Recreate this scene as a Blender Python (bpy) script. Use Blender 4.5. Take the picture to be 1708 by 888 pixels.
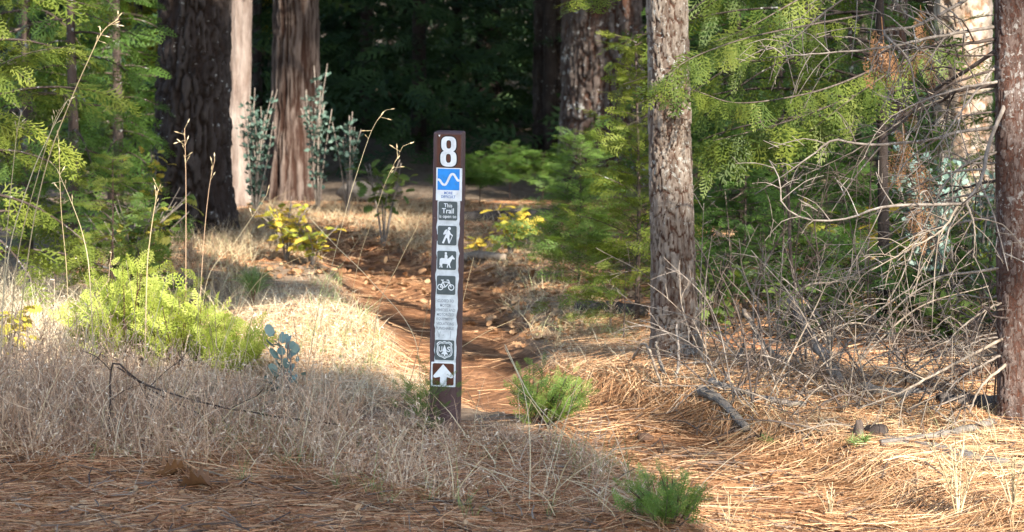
import bpy, math, random
import numpy as np
from mathutils import Vector, Matrix, geometry

for o in list(bpy.data.objects): bpy.data.objects.remove(o)
S = bpy.context.scene
COL = S.collection
R = math.radians
TAU = 2 * math.pi

# ------------------------------------------------------------------ camera, sky, sun, exposure
CAM_H, FPX, HOR = 1.5, 3933.0, -10.0
cam = bpy.data.cameras.new('camera'); camo = bpy.data.objects.new('camera', cam); COL.objects.link(camo)
camo.location = (0, 0, CAM_H); camo.rotation_euler = (R(90), 0, 0)
cam.sensor_width = 36; cam.lens = 36 * FPX / 1708.0
cam.shift_y = (HOR - 444.0) / 1708.0
cam.clip_start = 0.1; cam.clip_end = 600
cam.dof.use_dof = True; cam.dof.focus_distance = 7.9; cam.dof.aperture_fstop = 6.5
S.camera = camo

SUN_EL, SUN_AZ = R(37), R(150)        # azimuth clockwise from +Y: behind the camera, to the right
TOSUN = np.array([math.sin(SUN_AZ) * math.cos(SUN_EL), math.cos(SUN_AZ) * math.cos(SUN_EL), math.sin(SUN_EL)])
w = bpy.data.worlds.new('World'); S.world = w; w.use_nodes = True
nt = w.node_tree; bg = nt.nodes['Background']
sk = nt.nodes.new('ShaderNodeTexSky'); sk.sky_type = 'NISHITA'; sk.sun_disc = False
sk.sun_elevation = SUN_EL; sk.sun_rotation = SUN_AZ
nt.links.new(sk.outputs[0], bg.inputs[0]); bg.inputs[1].default_value = 0.15
sl = bpy.data.lights.new('sun', 'SUN'); sl.energy = 4.7; sl.angle = R(0.53); sl.color = (1, 0.93, 0.82)
so = bpy.data.objects.new('sun', sl); COL.objects.link(so); so.location = (6, -10, 14)
so.rotation_euler = Vector(TOSUN).to_track_quat('Z', 'Y').to_euler()
S.view_settings.view_transform = 'Standard'; S.view_settings.look = 'None'
S.view_settings.gamma = 1; S.view_settings.exposure = 1.83
S.render.engine = 'CYCLES'
S.cycles.max_bounces = 6; S.cycles.diffuse_bounces = 3; S.cycles.transmission_bounces = 3
S.cycles.transparent_max_bounces = 4; S.cycles.use_denoising = True

# ------------------------------------------------------------------ numeric helpers
def rs(seed): return np.random.default_rng(seed)

def _hash(i, j, k, seed):
    h = (i * 374761393 + j * 668265263 + k * 2147483647 + seed * 1274126177) & 0xffffffff
    h = ((h ^ (h >> 13)) * 1274126177) & 0xffffffff
    h = (h ^ (h >> 16)) & 0xffffffff
    return h / 4294967295.0

def noise3(x, y, z, seed=0):
    x, y, z = np.broadcast_arrays(np.asarray(x, float), np.asarray(y, float), np.asarray(z, float))
    xi = np.floor(x).astype(np.int64); yi = np.floor(y).astype(np.int64); zi = np.floor(z).astype(np.int64)
    u, v, t = x - xi, y - yi, z - zi
    u = u * u * (3 - 2 * u); v = v * v * (3 - 2 * v); t = t * t * (3 - 2 * t)
    r = 0
    for a in (0, 1):
        for b in (0, 1):
            for c in (0, 1):
                r = r + _hash(xi + a, yi + b, zi + c, seed) * (u if a else 1 - u) * (v if b else 1 - v) * (t if c else 1 - t)
    return r

def fbm(x, y, z, seed=0, octv=3):
    s = 0; a = 0.5; f = 1.0; n = 0
    for i in range(octv):
        s = s + a * noise3(np.asarray(x) * f, np.asarray(y) * f, np.asarray(z) * f, seed + i); n += a; a *= .5; f *= 2.1
    return s / n

def sstep(a, b, x):
    t = np.clip((np.asarray(x, float) - a) / (b - a), 0, 1); return t * t * (3 - 2 * t)

def norm(v): return v / np.maximum(np.linalg.norm(v, axis=-1, keepdims=True), 1e-9)

# ------------------------------------------------------------------ terrain shape
TR = np.array([(300, 250, 420), (400, 470, 640), (430, 545, 760), (450, 545, 840), (470, 550, 860), (500, 575, 870), (520, 595, 865), (560, 640, 880),
               (610, 655, 900), (650, 740, 1000), (690, 880, 1180), (740, 960, 1350), (800, 1080, 1520), (888, 1180, 1760)], float)
_ty = (CAM_H * FPX / (TR[:, 0] - HOR))[::-1]
_tl = ((TR[:, 1] - 854)[::-1]) / FPX * _ty; _tr = ((TR[:, 2] - 854)[::-1]) / FPX * _ty

def trail_mask(x, y):
    l = np.interp(y, _ty, _tl); r = np.interp(y, _ty, _tr)
    wob = (fbm(np.asarray(x) * 2.2, np.asarray(y) * 2.2, 3.3, 5) - .5) * .22
    d = np.minimum(x - l, r - x) + wob
    m = sstep(-0.06, 0.12, d)
    return m * sstep(15.5, 14.0, y)

def road_mask(x, y):
    return sstep(7.75, 7.25, y + (fbm(np.asarray(x) * 1.7, np.asarray(y) * 1.7, 1.1, 8) - .5) * .5) * sstep(0.0, 0.5, 9 - y)

def hgt(x, y):
    x = np.asarray(x, float); y = np.asarray(y, float)
    h = (fbm(x * .55, y * .55, 0.5, 11) - .5) * .16 * sstep(6.5, 9, y) * sstep(40, 20, y)
    h = h + (fbm(x * 3.1, y * 3.1, 0.5, 21) - .5) * .05 + (fbm(x * 11, y * 11, .5, 31) - .5) * .034
    h = h - .07 * trail_mask(x, y)
    h = h + .11 * np.exp(-((x + .95) / .5) ** 2 - ((y - 10.4) / 1.0) ** 2)
    h = h + .09 * np.exp(-((x - .62) / .55) ** 2 - ((y - 9.1) / .8) ** 2)
    h = h + .05 * np.exp(-((x - 1.5) / .7) ** 2 - ((y - 8.4) / .5) ** 2)
    far = np.maximum(y - 19, 0); h = h + .03 * far * far / (far + 14)
    return h

def P(px, py, d):
    return np.array([(px - 854) / FPX * d, d, CAM_H - (py - HOR) / FPX * d])

def G(px, py):
    """the point of the ground seen at a given place of the frame"""
    px = np.asarray(px, float); py = np.asarray(py, float)
    d = CAM_H * FPX / (py - HOR)
    for _ in range(6):
        x = (px - 854) / FPX * d
        d = .5 * d + .5 * (CAM_H - hgt(x, d)) * FPX / (py - HOR)
    x = (px - 854) / FPX * d
    return np.stack([x, d, hgt(x, d)], -1)

# ------------------------------------------------------------------ materials
def nodes(name):
    m = bpy.data.materials.new(name); m.use_nodes = True
    t = m.node_tree; t.nodes.clear()
    o = t.nodes.new('ShaderNodeOutputMaterial'); p = t.nodes.new('ShaderNodeBsdfPrincipled')
    t.links.new(p.outputs[0], o.inputs[0])
    return m, t, p, o

def attr(t, n):
    a = t.nodes.new('ShaderNodeAttribute'); a.attribute_name = n; return a.outputs['Fac']

def ramp(t, fac, stops):
    r = t.nodes.new('ShaderNodeValToRGB'); e = r.color_ramp.elements
    while len(e) < len(stops): e.new(.5)
    for i, (p, c) in enumerate(stops):
        e[i].position = p; e[i].color = (*c, 1)
    t.links.new(fac, r.inputs[0]); return r.outputs[0]

def mix(t, f, a, b):
    m = t.nodes.new('ShaderNodeMix'); m.data_type = 'RGBA'
    for s, v in ((m.inputs[0], f), (m.inputs[6], a), (m.inputs[7], b)):
        if hasattr(v, 'is_output'): t.links.new(v, s)
        elif isinstance(v, tuple): s.default_value = (*v, 1)
        else: s.default_value = v
    return m.outputs[2]

def noise(t, scale, detail=4, rough=.6, vec=None, obj=True, stretch=None):
    n = t.nodes.new('ShaderNodeTexNoise'); n.inputs['Scale'].default_value = scale
    n.inputs['Detail'].default_value = detail; n.inputs['Roughness'].default_value = rough
    tc = t.nodes.new('ShaderNodeTexCoord'); v = tc.outputs['Object']
    if stretch:
        mp = t.nodes.new('ShaderNodeMapping'); mp.inputs['Scale'].default_value = stretch
        t.links.new(v, mp.inputs[0]); v = mp.outputs[0]
    t.links.new(v, n.inputs['Vector']); return n.outputs['Fac']

def bump(t, p, h, s, d=.01):
    b = t.nodes.new('ShaderNodeBump'); b.inputs['Strength'].default_value = s; b.inputs['Distance'].default_value = d
    t.links.new(h, b.inputs['Height']); t.links.new(b.outputs[0], p.inputs['Normal'])

def tint_mat(name, stops, rough=.75, trans=0.0, tcol=(1, 1, .6), spec=.25):
    m, t, p, o = nodes(name)
    c = ramp(t, attr(t, 'tint'), stops)
    t.links.new(c, p.inputs['Base Color']); p.inputs['Roughness'].default_value = rough
    p.inputs['Specular IOR Level'].default_value = spec
    if trans:
        tr = t.nodes.new('ShaderNodeBsdfTranslucent'); mx = t.nodes.new('ShaderNodeMixShader')
        mm = t.nodes.new('ShaderNodeMix'); mm.data_type = 'RGBA'; mm.blend_type = 'MULTIPLY'; mm.inputs[0].default_value = 1
        t.links.new(c, mm.inputs[6]); mm.inputs[7].default_value = (*tcol, 1)
        t.links.new(mm.outputs[2], tr.inputs[0]); mx.inputs[0].default_value = trans
        t.links.new(p.outputs[0], mx.inputs[1]); t.links.new(tr.outputs[0], mx.inputs[2]); t.links.new(mx.outputs[0], o.inputs[0])
    return m

def bark_mat(name, c0, c1, c2, lichen=(.5, .5, .46), lam=.62, scale=14, st=.22, b=.6, inner=None):
    """c0 dark, c1 mid, c2 pale bark; inner is the colour of the bark laid bare in the cracks between plates"""
    m, t, p, o = nodes(name)
    n1 = noise(t, scale, 7, .7, stretch=(1, 1, st))
    c = ramp(t, n1, [(.34, c0), (.5, c1), (.64, c2)])
    n3 = noise(t, 2.3, 3, .6)
    c = mix(t, ramp(t, n3, [(.35, (0, 0, 0)), (.7, (1, 1, 1))]), c, mix(t, .55, c, c0))
    if inner:
        tt = attr(t, 'tint'); c = mix(t, ramp(t, tt, [(.15, (1, 1, 1)), (.55, (0, 0, 0))]), c, inner)
        c = mix(t, ramp(t, tt, [(.6, (0, 0, 0)), (1, (.55, .55, .55))]), c, c2)
    n2 = noise(t, scale * 1.9, 4, .65); n4 = noise(t, 3.1, 2, .5)
    mth = t.nodes.new('ShaderNodeMath'); mth.operation = 'MULTIPLY_ADD'; t.links.new(n4, mth.inputs[0]); mth.inputs[1].default_value = .45; t.links.new(n2, mth.inputs[2])
    f = ramp(t, mth.outputs[0], [(lam + .24, (0, 0, 0)), (lam + .31, (.75, .75, .75))])
    c = mix(t, f, c, lichen)
    t.links.new(c, p.inputs['Base Color']); p.inputs['Roughness'].default_value = .92; p.inputs['Specular IOR Level'].default_value = .15
    bump(t, p, noise(t, scale * 3, 7, .75, stretch=(1, 1, .4)), b, .025)
    return m

M = {}
M['cedar'] = tint_mat('cedar_foliage', [(0, (.034, .075, .02)), (.5, (.08, .15, .03)), (1, (.15, .22, .045))], .55, .38, (1.1, 1.15, .5))
M['cedar_yellow'] = tint_mat('yellowish_cedar_foliage', [(0, (.045, .078, .014)), (.5, (.125, .165, .026)), (1, (.25, .27, .05))], .55, .4, (1.1, 1.1, .5))
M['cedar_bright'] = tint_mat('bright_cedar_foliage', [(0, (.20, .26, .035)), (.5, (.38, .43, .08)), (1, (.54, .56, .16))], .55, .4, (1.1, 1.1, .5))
M['seedling'] = tint_mat('seedling_foliage', [(0, (.06, .12, .025)), (.5, (.15, .235, .05)), (1, (.27, .34, .085))], .5, .35, (1.1, 1.15, .5))
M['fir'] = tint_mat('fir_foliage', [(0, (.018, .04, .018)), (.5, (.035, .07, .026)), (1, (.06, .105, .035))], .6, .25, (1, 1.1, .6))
M['hanging'] = tint_mat('hanging_cedar_foliage', [(0, (.03, .058, .012)), (.5, (.085, .12, .02)), (1, (.18, .205, .034))], .55, .38, (1.1, 1.1, .5))
M['rust'] = tint_mat('dead_cedar_foliage', [(0, (.07, .03, .014)), (.5, (.15, .072, .03)), (1, (.27, .15, .075))], .7, .2)
M['canopy'] = tint_mat('canopy_foliage', [(0, (.02, .045, .018)), (1, (.055, .095, .03))], .6, .15, (1, 1.1, .6))
M['needle'] = tint_mat('pine_needles_green', [(0, (.09, .16, .04)), (.5, (.16, .25, .07)), (1, (.26, .34, .13))], .5, .3)
M['manzanita_pale'] = tint_mat('pale_manzanita_leaf', [(0, (.09, .15, .12)), (.5, (.17, .245, .205)), (1, (.27, .345, .295))], .5, .15, (1, 1, .8))
M['manzanita'] = tint_mat('manzanita_leaf', [(0, (.04, .075, .055)), (.5, (.08, .13, .10)), (1, (.14, .20, .16))], .55, .15, (1, 1, .8))
M['oak'] = tint_mat('oak_leaf_autumn', [(0, (.09, .17, .03)), (.3, (.25, .29, .05)), (.65, (.50, .39, .055)), (.85, (.58, .38, .06)), (1, (.35, .15, .05))], .55, .4, (1.1, 1, .5))
M['oak_green'] = tint_mat('oak_leaf_turning', [(0, (.05, .10, .025)), (.5, (.14, .19, .04)), (.85, (.32, .27, .05)), (1, (.28, .12, .04))], .55, .4, (1.1, 1, .5))
M['straw'] = tint_mat('straw_stem', [(0, (.30, .22, .12)), (.5, (.48, .37, .21)), (1, (.66, .55, .36))], .7, .2, (1, 1, .9))
M['grass'] = tint_mat('dry_grass', [(0, (.24, .16, .09)), (.4, (.42, .32, .19)), (.8, (.60, .50, .33)), (1, (.40, .42, .20))], .75, .2, (1, 1, .9))
M['grass_pale'] = tint_mat('bleached_grass', [(0, (.34, .26, .16)), (.5, (.54, .45, .30)), (1, (.70, .62, .46))], .75, .2, (1, 1, .9))
M['grass_green'] = tint_mat('green_grass', [(0, (.13, .20, .06)), (1, (.34, .40, .17))], .65, .25, (1, 1, .7))
M['weed'] = tint_mat('dry_weed_stem', [(0, (.13, .07, .042)), (.3, (.36, .22, .135)), (.65, (.54, .38, .25)), (1, (.70, .57, .42))], .8, .1, (1, 1, 1))
M['litter'] = tint_mat('needle_litter', [(0, (.17, .062, .026)), (.4, (.38, .17, .075)), (.75, (.56, .30, .145)), (1, (.68, .46, .26))], .7)
M['litter_pale'] = tint_mat('pale_needle_litter', [(0, (.20, .09, .038)), (.4, (.36, .185, .085)), (.8, (.53, .335, .18)), (1, (.64, .47, .29))], .7)
M['twig'] = tint_mat('twig_litter_bark', [(0, (.05, .032, .024)), (.6, (.12, .08, .055)), (1, (.25, .18, .125))], .85)
M['leaf_dead'] = tint_mat('dead_leaf', [(0, (.12, .055, .026)), (.5, (.29, .15, .07)), (1, (.48, .33, .19))], .75, .15)
M['deadwood'] = bark_mat('dead_twig_bark', (.10, .082, .067), (.205, .17, .14), (.34, .29, .245), (.42, .41, .38), .66, 30, .5, .3)
M['deadwood_pale'] = bark_mat('bleached_twig', (.14, .106, .078), (.245, .196, .148), (.36, .30, .236), (.5, .48, .44), .68, 30, .5, .3)
M['deadwood_dark'] = bark_mat('dark_twig_bark', (.035, .025, .02), (.065, .048, .04), (.11, .085, .07), (.3, .28, .26), .8, 30, .5, .3)
M['brush'] = bark_mat('dead_brush_bark', (.05, .036, .028), (.10, .076, .062), (.19, .152, .128), (.4, .38, .35), .7, 25, .5, .3)
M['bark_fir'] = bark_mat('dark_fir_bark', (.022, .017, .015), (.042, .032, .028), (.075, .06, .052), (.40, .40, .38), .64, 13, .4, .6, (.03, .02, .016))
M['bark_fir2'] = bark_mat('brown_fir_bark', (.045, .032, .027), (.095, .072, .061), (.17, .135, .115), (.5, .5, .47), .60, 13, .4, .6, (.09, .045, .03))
M['bark_cedar'] = bark_mat('red_cedar_bark', (.055, .034, .026), (.125, .083, .066), (.29, .225, .19), (.45, .4, .36), .9, 42, .11, 1.0, (.06, .03, .021))
M['bark_pale'] = bark_mat('pale_pine_bark', (.22, .155, .11), (.42, .33, .255), (.55, .465, .38), (.58, .56, .51), .7, 12, .4, .8, (.30, .17, .10))
M['bark_pole'] = bark_mat('pale_pole_bark', (.14, .097, .077), (.27, .212, .18), (.38, .32, .28), (.58, .54, .5), .76, 16, .2, .8)
M['bark_mid'] = bark_mat('furrowed_trunk_bark', (.10, .066, .047), (.235, .178, .136), (.43, .36, .29), (.50, .49, .44), .58, 26, .35, 1.0, (.105, .05, .032))
M['bark_flaky'] = bark_mat('flaky_red_bark', (.055, .03, .023), (.12, .075, .06), (.27, .205, .175), (.40, .38, .35), .57, 30, .3, 1.0, (.115, .048, .03))
M['log_grey'] = bark_mat('weathered_log', (.12, .10, .082), (.22, .19, .16), (.34, .30, .26), (.45, .44, .41), .72, 18, .6, .8)
M['log_dark'] = bark_mat('dark_log', (.04, .032, .028), (.085, .07, .06), (.16, .135, .115), (.3, .3, .28), .74, 18, .6, .8)
M['log_brown'] = bark_mat('brown_rotten_wood', (.08, .042, .025), (.16, .088, .052), (.27, .165, .105), (.4, .3, .22), .8, 22, .6, .8)
M['clod'] = bark_mat('dark_clod', (.06, .035, .025), (.12, .07, .045), (.2, .12, .08), (.3, .22, .16), .8, 18, 1, .6)

def post_mat():
    m, t, p, o = nodes('brown_post_paint')
    n = noise(t, 60, 6, .7, stretch=(1, 1, .06))
    c = ramp(t, n, [(.3, (.062, .034, .033)), (.55, (.095, .055, .053)), (.8, (.15, .095, .09))])
    f = ramp(t, noise(t, 45, 3, .6), [(.68, (0, 0, 0)), (.74, (1, 1, 1))])
    c = mix(t, f, c, (.28, .23, .22))
    tc = t.nodes.new('ShaderNodeTexCoord'); sx = t.nodes.new('ShaderNodeSeparateXYZ'); t.links.new(tc.outputs['Object'], sx.inputs[0])
    ad = t.nodes.new('ShaderNodeMath'); ad.operation = 'MULTIPLY_ADD'; t.links.new(noise(t, 18, 5, .7), ad.inputs[0]); ad.inputs[1].default_value = -.08; t.links.new(sx.outputs[2], ad.inputs[2])
    c = mix(t, ramp(t, ad.outputs[0], [(0, (.75, .75, .75)), (.03, (0, 0, 0))]), c, (.27, .17, .11))
    t.links.new(c, p.inputs['Base Color']); p.inputs['Roughness'].default_value = .7; p.inputs['Specular IOR Level'].default_value = .3
    bump(t, p, n, .5, .004); return m
M['post'] = post_mat()

def flat_mat(name, c, rough=.45, dirt=.0):
    m, t, p, o = nodes(name)
    n = noise(t, 35, 4, .6)
    cc = ramp(t, n, [(.3, tuple(v * (.80 - dirt) for v in c)), (.6, c)])
    cc = mix(t, ramp(t, noise(t, 210, 3, .6), [(.66, (0, 0, 0)), (.73, (.6, .6, .6))]), cc, (.20, .16, .13))
    t.links.new(cc, p.inputs['Base Color']); p.inputs['Roughness'].default_value = rough; p.inputs['Specular IOR Level'].default_value = .3
    return m
M['white'] = flat_mat('decal_white', (.78, .80, .80), .4)
M['white2'] = flat_mat('weathered_decal_white', (.66, .69, .69), .5, .1)
M['blue'] = flat_mat('decal_blue', (.025, .27, .74), .4)
M['bluetext'] = flat_mat('decal_blue_print', (.09, .19, .45), .5)
M['slate'] = flat_mat('decal_slate', (.085, .105, .105), .45)
M['black'] = flat_mat('decal_black', (.02, .018, .018), .45)
M['dbrown'] = flat_mat('decal_brown', (.10, .032, .016), .45)
M['greytext'] = flat_mat('decal_faded_print', (.15, .18, .20), .5)

def ground_mat():
    m, t, p, o = nodes('forest_soil')
    n1 = noise(t, 3.0, 8, .65); n2 = noise(t, 28, 6, .7); n3 = noise(t, 140, 4, .7)
    n5 = noise(t, 7, 6, .7)
    soil = mix(t, ramp(t, n5, [(.38, (0, 0, 0)), (.62, (1, 1, 1))]), ramp(t, n2, [(.35, (.075, .030, .013)), (.65, (.17, .075, .032))]), ramp(t, n2, [(.3, (.19, .077, .032)), (.5, (.29, .127, .056)), (.75, (.40, .205, .10))]))
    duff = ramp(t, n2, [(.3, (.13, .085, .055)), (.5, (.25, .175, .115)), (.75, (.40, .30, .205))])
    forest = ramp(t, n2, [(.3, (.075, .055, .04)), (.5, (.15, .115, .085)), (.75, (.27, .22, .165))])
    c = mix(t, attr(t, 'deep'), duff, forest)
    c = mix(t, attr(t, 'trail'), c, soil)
    c = mix(t, ramp(t, n1, [(.35, (.0, .0, .0)), (.7, (.5, .5, .5))]), c, mix(t, .5, c, (.36, .25, .17)))
    c = mix(t, ramp(t, n3, [(.58, (0, 0, 0)), (.8, (.45, .45, .45))]), c, (.40, .265, .155))
    t.links.new(c, p.inputs['Base Color']); p.inputs['Roughness'].default_value = .95; p.inputs['Specular IOR Level'].default_value = .1
    mm = t.nodes.new('ShaderNodeMath'); mm.operation = 'MULTIPLY_ADD'; t.links.new(n3, mm.inputs[0]); mm.inputs[1].default_value = .4; t.links.new(n2, mm.inputs[2])
    bump(t, p, mm.outputs[0], .8, .03); return m
M['ground'] = ground_mat()

# ------------------------------------------------------------------ mesh building
class MB:
    def __init__(s): s.v = []; s.f = []; s.t = []; s.m = []; s.n = 0
    def add(s, v, f, tint=.5, mi=0):
        v = np.asarray(v, float).reshape(-1, 3)
        if len(v) == 0: return
        if not isinstance(f, list) or (len(f) and not isinstance(f[0], np.ndarray)): f = [np.asarray(f, np.int64)]
        for a in f:
            if len(a): s.f.append(a + s.n); s.m.append(np.full(len(a), mi, np.int32))
        s.v.append(v); s.t.append(np.broadcast_to(np.asarray(tint, float), (len(v),)).copy()); s.n += len(v)
    def mesh(s, name, mats, smooth=False):
        me = bpy.data.meshes.new(name)
        v = np.concatenate(s.v) if s.v else np.zeros((0, 3))
        me.vertices.add(len(v)); me.vertices.foreach_set('co', v.astype(np.float32).ravel())
        loops = np.concatenate([a.ravel() for a in s.f]); cnt = np.concatenate([np.full(len(a), a.shape[1]) for a in s.f])
        me.loops.add(len(loops)); me.loops.foreach_set('vertex_index', loops.astype(np.int32))
        me.polygons.add(len(cnt)); st = np.concatenate([[0], np.cumsum(cnt)[:-1]])
        me.polygons.foreach_set('loop_start', st.astype(np.int32))
        me.polygons.foreach_set('material_index', np.concatenate(s.m))
        me.polygons.foreach_set('use_smooth', np.full(len(cnt), bool(smooth)))
        a = me.attributes.new('tint', 'FLOAT', 'POINT'); a.data.foreach_set('value', np.concatenate(s.t).astype(np.float32))
        for mm in (mats if isinstance(mats, (list, tuple)) else [mats]): me.materials.append(mm)
        me.update(calc_edges=True); return me
    def build(s, name, mats, parent=None, smooth=False, kind=None, origin=None):
        if origin is not None:
            s.v = [a - np.asarray(origin) for a in s.v]
        o = bpy.data.objects.new(name, s.mesh(name, mats, smooth)); COL.objects.link(o)
        if origin is not None: o.location = origin
        if parent is not None: o.parent = parent
        if kind: o['kind'] = kind
        return o

def tag(o, label, cat, group=None, kind=None):
    o['label'] = label; o['category'] = cat
    if group: o['group'] = group
    if kind: o['kind'] = kind
    return o

def thing(name, loc, label, cat, group=None):
    o = bpy.data.objects.new(name, None); COL.objects.link(o); o.location = loc; o.empty_display_size = .1
    return tag(o, label, cat, group)

def copy_tree(o, parent=None):
    c = o.copy(); COL.objects.link(c); c.parent = parent
    for ch in [x for x in bpy.data.objects if x.parent == o]: copy_tree(ch, c)
    return c

def spline(pts, n):
    pts = np.asarray(pts, float)
    if len(pts) == 2: return pts[0] + (pts[1] - pts[0]) * np.linspace(0, 1, n)[:, None]
    q = np.vstack([2 * pts[0] - pts[1], pts, 2 * pts[-1] - pts[-2]])
    t = np.linspace(0, len(pts) - 1 - 1e-6, n); i = t.astype(int); u = (t - i)[:, None]
    a, b, c, d = q[i], q[i + 1], q[i + 2], q[i + 3]
    return .5 * (2 * b + (c - a) * u + (2 * a - 5 * b + 4 * c - d) * u ** 2 + (3 * b - a - 3 * c + d) * u ** 3)

def tube(mb, pts, r, k=5, tint=.5, mi=0, cap=True, rough=0, rng=None):
    pts = np.asarray(pts, float); n = len(pts); r = np.broadcast_to(r, (n,))
    T = norm(np.gradient(pts, axis=0)); up = np.array([0, 0, 1.]) if abs(T[:, 2]).mean() < .8 else np.array([1., 0, 0])
    A = norm(np.cross(T, up)); B = np.cross(T, A)
    a = np.arange(k) / k * TAU
    rad = r[:, None] * np.ones((n, k))
    if rough: rad = rad * (1 + rough * (rng.random((n, k)) - .5) * 2)
    V = pts[:, None] + rad[..., None] * (np.cos(a)[None, :, None] * A[:, None] + np.sin(a)[None, :, None] * B[:, None])
    i = np.arange(n - 1)[:, None] * k; j = np.arange(k)[None]; j2 = (j + 1) % k
    F = np.stack([i + j, i + j2, i + k + j2, i + k + j], -1).reshape(-1, 4)
    fs = [F]
    if cap: fs += [np.arange(k)[None, ::-1].copy(), (np.arange(k) + (n - 1) * k)[None]]
    mb.add(V.reshape(-1, 3), fs, tint, mi)

def ribbons(mb, P0, D, L, W, bend, segs=3, tint=None, rng=None, mi=0, taper=.15, side=None):
    """many thin blades at once: a base, a direction, a length, a width and a bending vector for each"""
    N = len(P0)
    if N == 0: return
    if side is None:
        s = rng.normal(size=(N, 3)); side = norm(np.cross(D, s))
    s = np.linspace(0, 1, segs + 1)
    C = P0[:, None] + L[:, None, None] * (D[:, None] * s[None, :, None] + bend[:, None] * (s ** 2)[None, :, None])
    wd = (W[:, None] * (1 - (1 - taper) * s[None]))[..., None] * .5 * side[:, None]
    V = np.stack([C - wd, C + wd], 2).reshape(-1, 3)
    b = (np.arange(N) * (segs + 1) * 2)[:, None] + (np.arange(segs) * 2)[None]
    F = np.stack([b, b + 1, b + 3, b + 2], -1).reshape(-1, 4)
    t = rng.random(N) if tint is None else tint
    mb.add(V, F, np.repeat(t, (segs + 1) * 2), mi)
    return C

def place(mb, protos, pos, D, U, sc, rng, tint=None, mi=0):
    """join many transformed copies of small leaf meshes into one mesh"""
    pos = np.asarray(pos); N = len(pos)
    if N == 0: return
    X = norm(D); Z = norm(U - (U * X).sum(1, keepdims=True) * X); Y = np.cross(Z, X)
    which = rng.integers(0, len(protos), N)
    t = rng.random(N) if tint is None else tint
    for q, (V, F, tv) in enumerate(protos):
        ix = np.where(which == q)[0]
        if not len(ix): continue
        Rm = np.stack([X[ix], Y[ix], Z[ix]], 1) * sc[ix][:, None, None]
        W = np.einsum('vk,nkj->nvj', V, Rm) + pos[ix][:, None]
        off = (np.arange(len(ix)) * len(V))[:, None, None]
        fs = [(f[None] + off).reshape(-1, f.shape[1]) for f in F]
        mb.add(W.reshape(-1, 3), fs, np.clip(t[ix][:, None] * .7 + tv[None] * .3, 0, 1).ravel(), mi)

# ---- leaf prototypes (unit length)
def diamond(b, e, wv):
    m = b + (e - b) * .45
    return [b, m - wv, e, m + wv]

def spray(seed, n=13, sec=4, wd=.02, spread=.42):
    """a flat fern-like conifer spray one unit long"""
    r = rs(seed); V = []; T = []
    def add(b, a, l, w_, t):
        d = np.array([math.cos(a), math.sin(a), 0]); s = np.array([-d[1], d[0], 0]) * w_
        e = b + d * l; e[2] += r.normal() * l * .10
        V.extend(diamond(b, e, s)); T.extend([t * .7, t, 1, t]); return d, e
    for i in range(6):
        add(np.array([i / 6, 0, -.10 * (i / 6) ** 2]), r.normal() * .06, .24, wd * .8, .1)
    for i in range(n):
        u = (i + .6) / n; sg = 1 if i % 2 else -1
        l = spread * (1 - u) ** .7 * (.75 + .5 * r.random()) * min(1, .45 + u * 2.2) + .06
        b = np.array([u * .96, 0, -.10 * u * u]); a = sg * (.75 + .25 * r.random())
        d, e = add(b, a, l, wd, .5)
        for k in range(sec):
            v = (k + .8) / (sec + .4); q = 1 if k % 2 else -1
            add(b + d * l * v + np.array([0, 0, r.normal() * .01]), a + q * (.55 + .25 * r.random()), l * (.5 - .25 * v) + .03, wd * .85, .75)
    V = np.array(V); F = np.arange(len(V)).reshape(-1, 4)
    return V, [F], np.array(T)

FINE = [spray(100 + i, 9 + i, (4, 3, 2, 4, 3, 1, 2)[i], (.022, .024, .028, .02, .026, .03, .026)[i], (.42, .5, .36, .46, .3, .34, .55)[i]) for i in range(7)]
MID = [spray(200 + i, 11, 2, .032) for i in range(4)]
COARSE = [spray(300 + i, 9, 0, .05) for i in range(4)]
SHOOT = [spray(400 + i, 16, 2, .017, .34) for i in range(4)]
HANG = [spray(450 + i, 15, 3, .017, .24) for i in range(4)]

def clump(seed):
    r = rs(seed); V = []
    for i in range(11):
        d = norm(r.normal(size=3) * np.array([1, 1, .5])); s = norm(np.cross(d, r.normal(size=3)))
        b = r.normal(size=3) * .12; V.extend(diamond(b, b + d * (.5 + .5 * r.random()), s * .13))
    V = np.array(V); return V, [np.arange(len(V)).reshape(-1, 4)], np.tile([.2, .5, 1, .5], len(V) // 4)
CLUMP = [clump(500 + i) for i in range(4)]

def oak_leaf(seed):
    r = rs(seed); n = 4; up = [];
    for i in range(n):
        u0 = .12 + i * .2; wl = .16 + .16 * math.sin(math.pi * (u0 * .9 + .1)); 
        up += [(u0, wl * .5), (u0 + .07, wl * (1 + .2 * r.random())), (u0 + .14, wl * .9)]
    pts = [(0, 0)] + [(x, -y) for x, y in up] + [(1, 0)] + [(x, y) for x, y in up[::-1]]
    V = np.array([(x, y, .12 * abs(y) * 2 - .18 * x * x + r.normal() * .015) for x, y in pts])
    return V, [np.arange(len(V))[None]], np.full(len(V), .5)
OAK = [oak_leaf(600 + i) for i in range(4)]

def round_leaf(seed, wr=.36):
    r = rs(seed); a = np.linspace(0, TAU, 9)[:-1] + math.pi
    V = np.stack([.5 + .5 * np.cos(a), wr * np.sin(a), .10 * np.abs(np.sin(a)) - .06 * np.cos(a)], 1)
    return V, [np.arange(8)[None]], np.full(8, .5)
ROUND = [round_leaf(700, .36), round_leaf(701, .30)]

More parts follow.
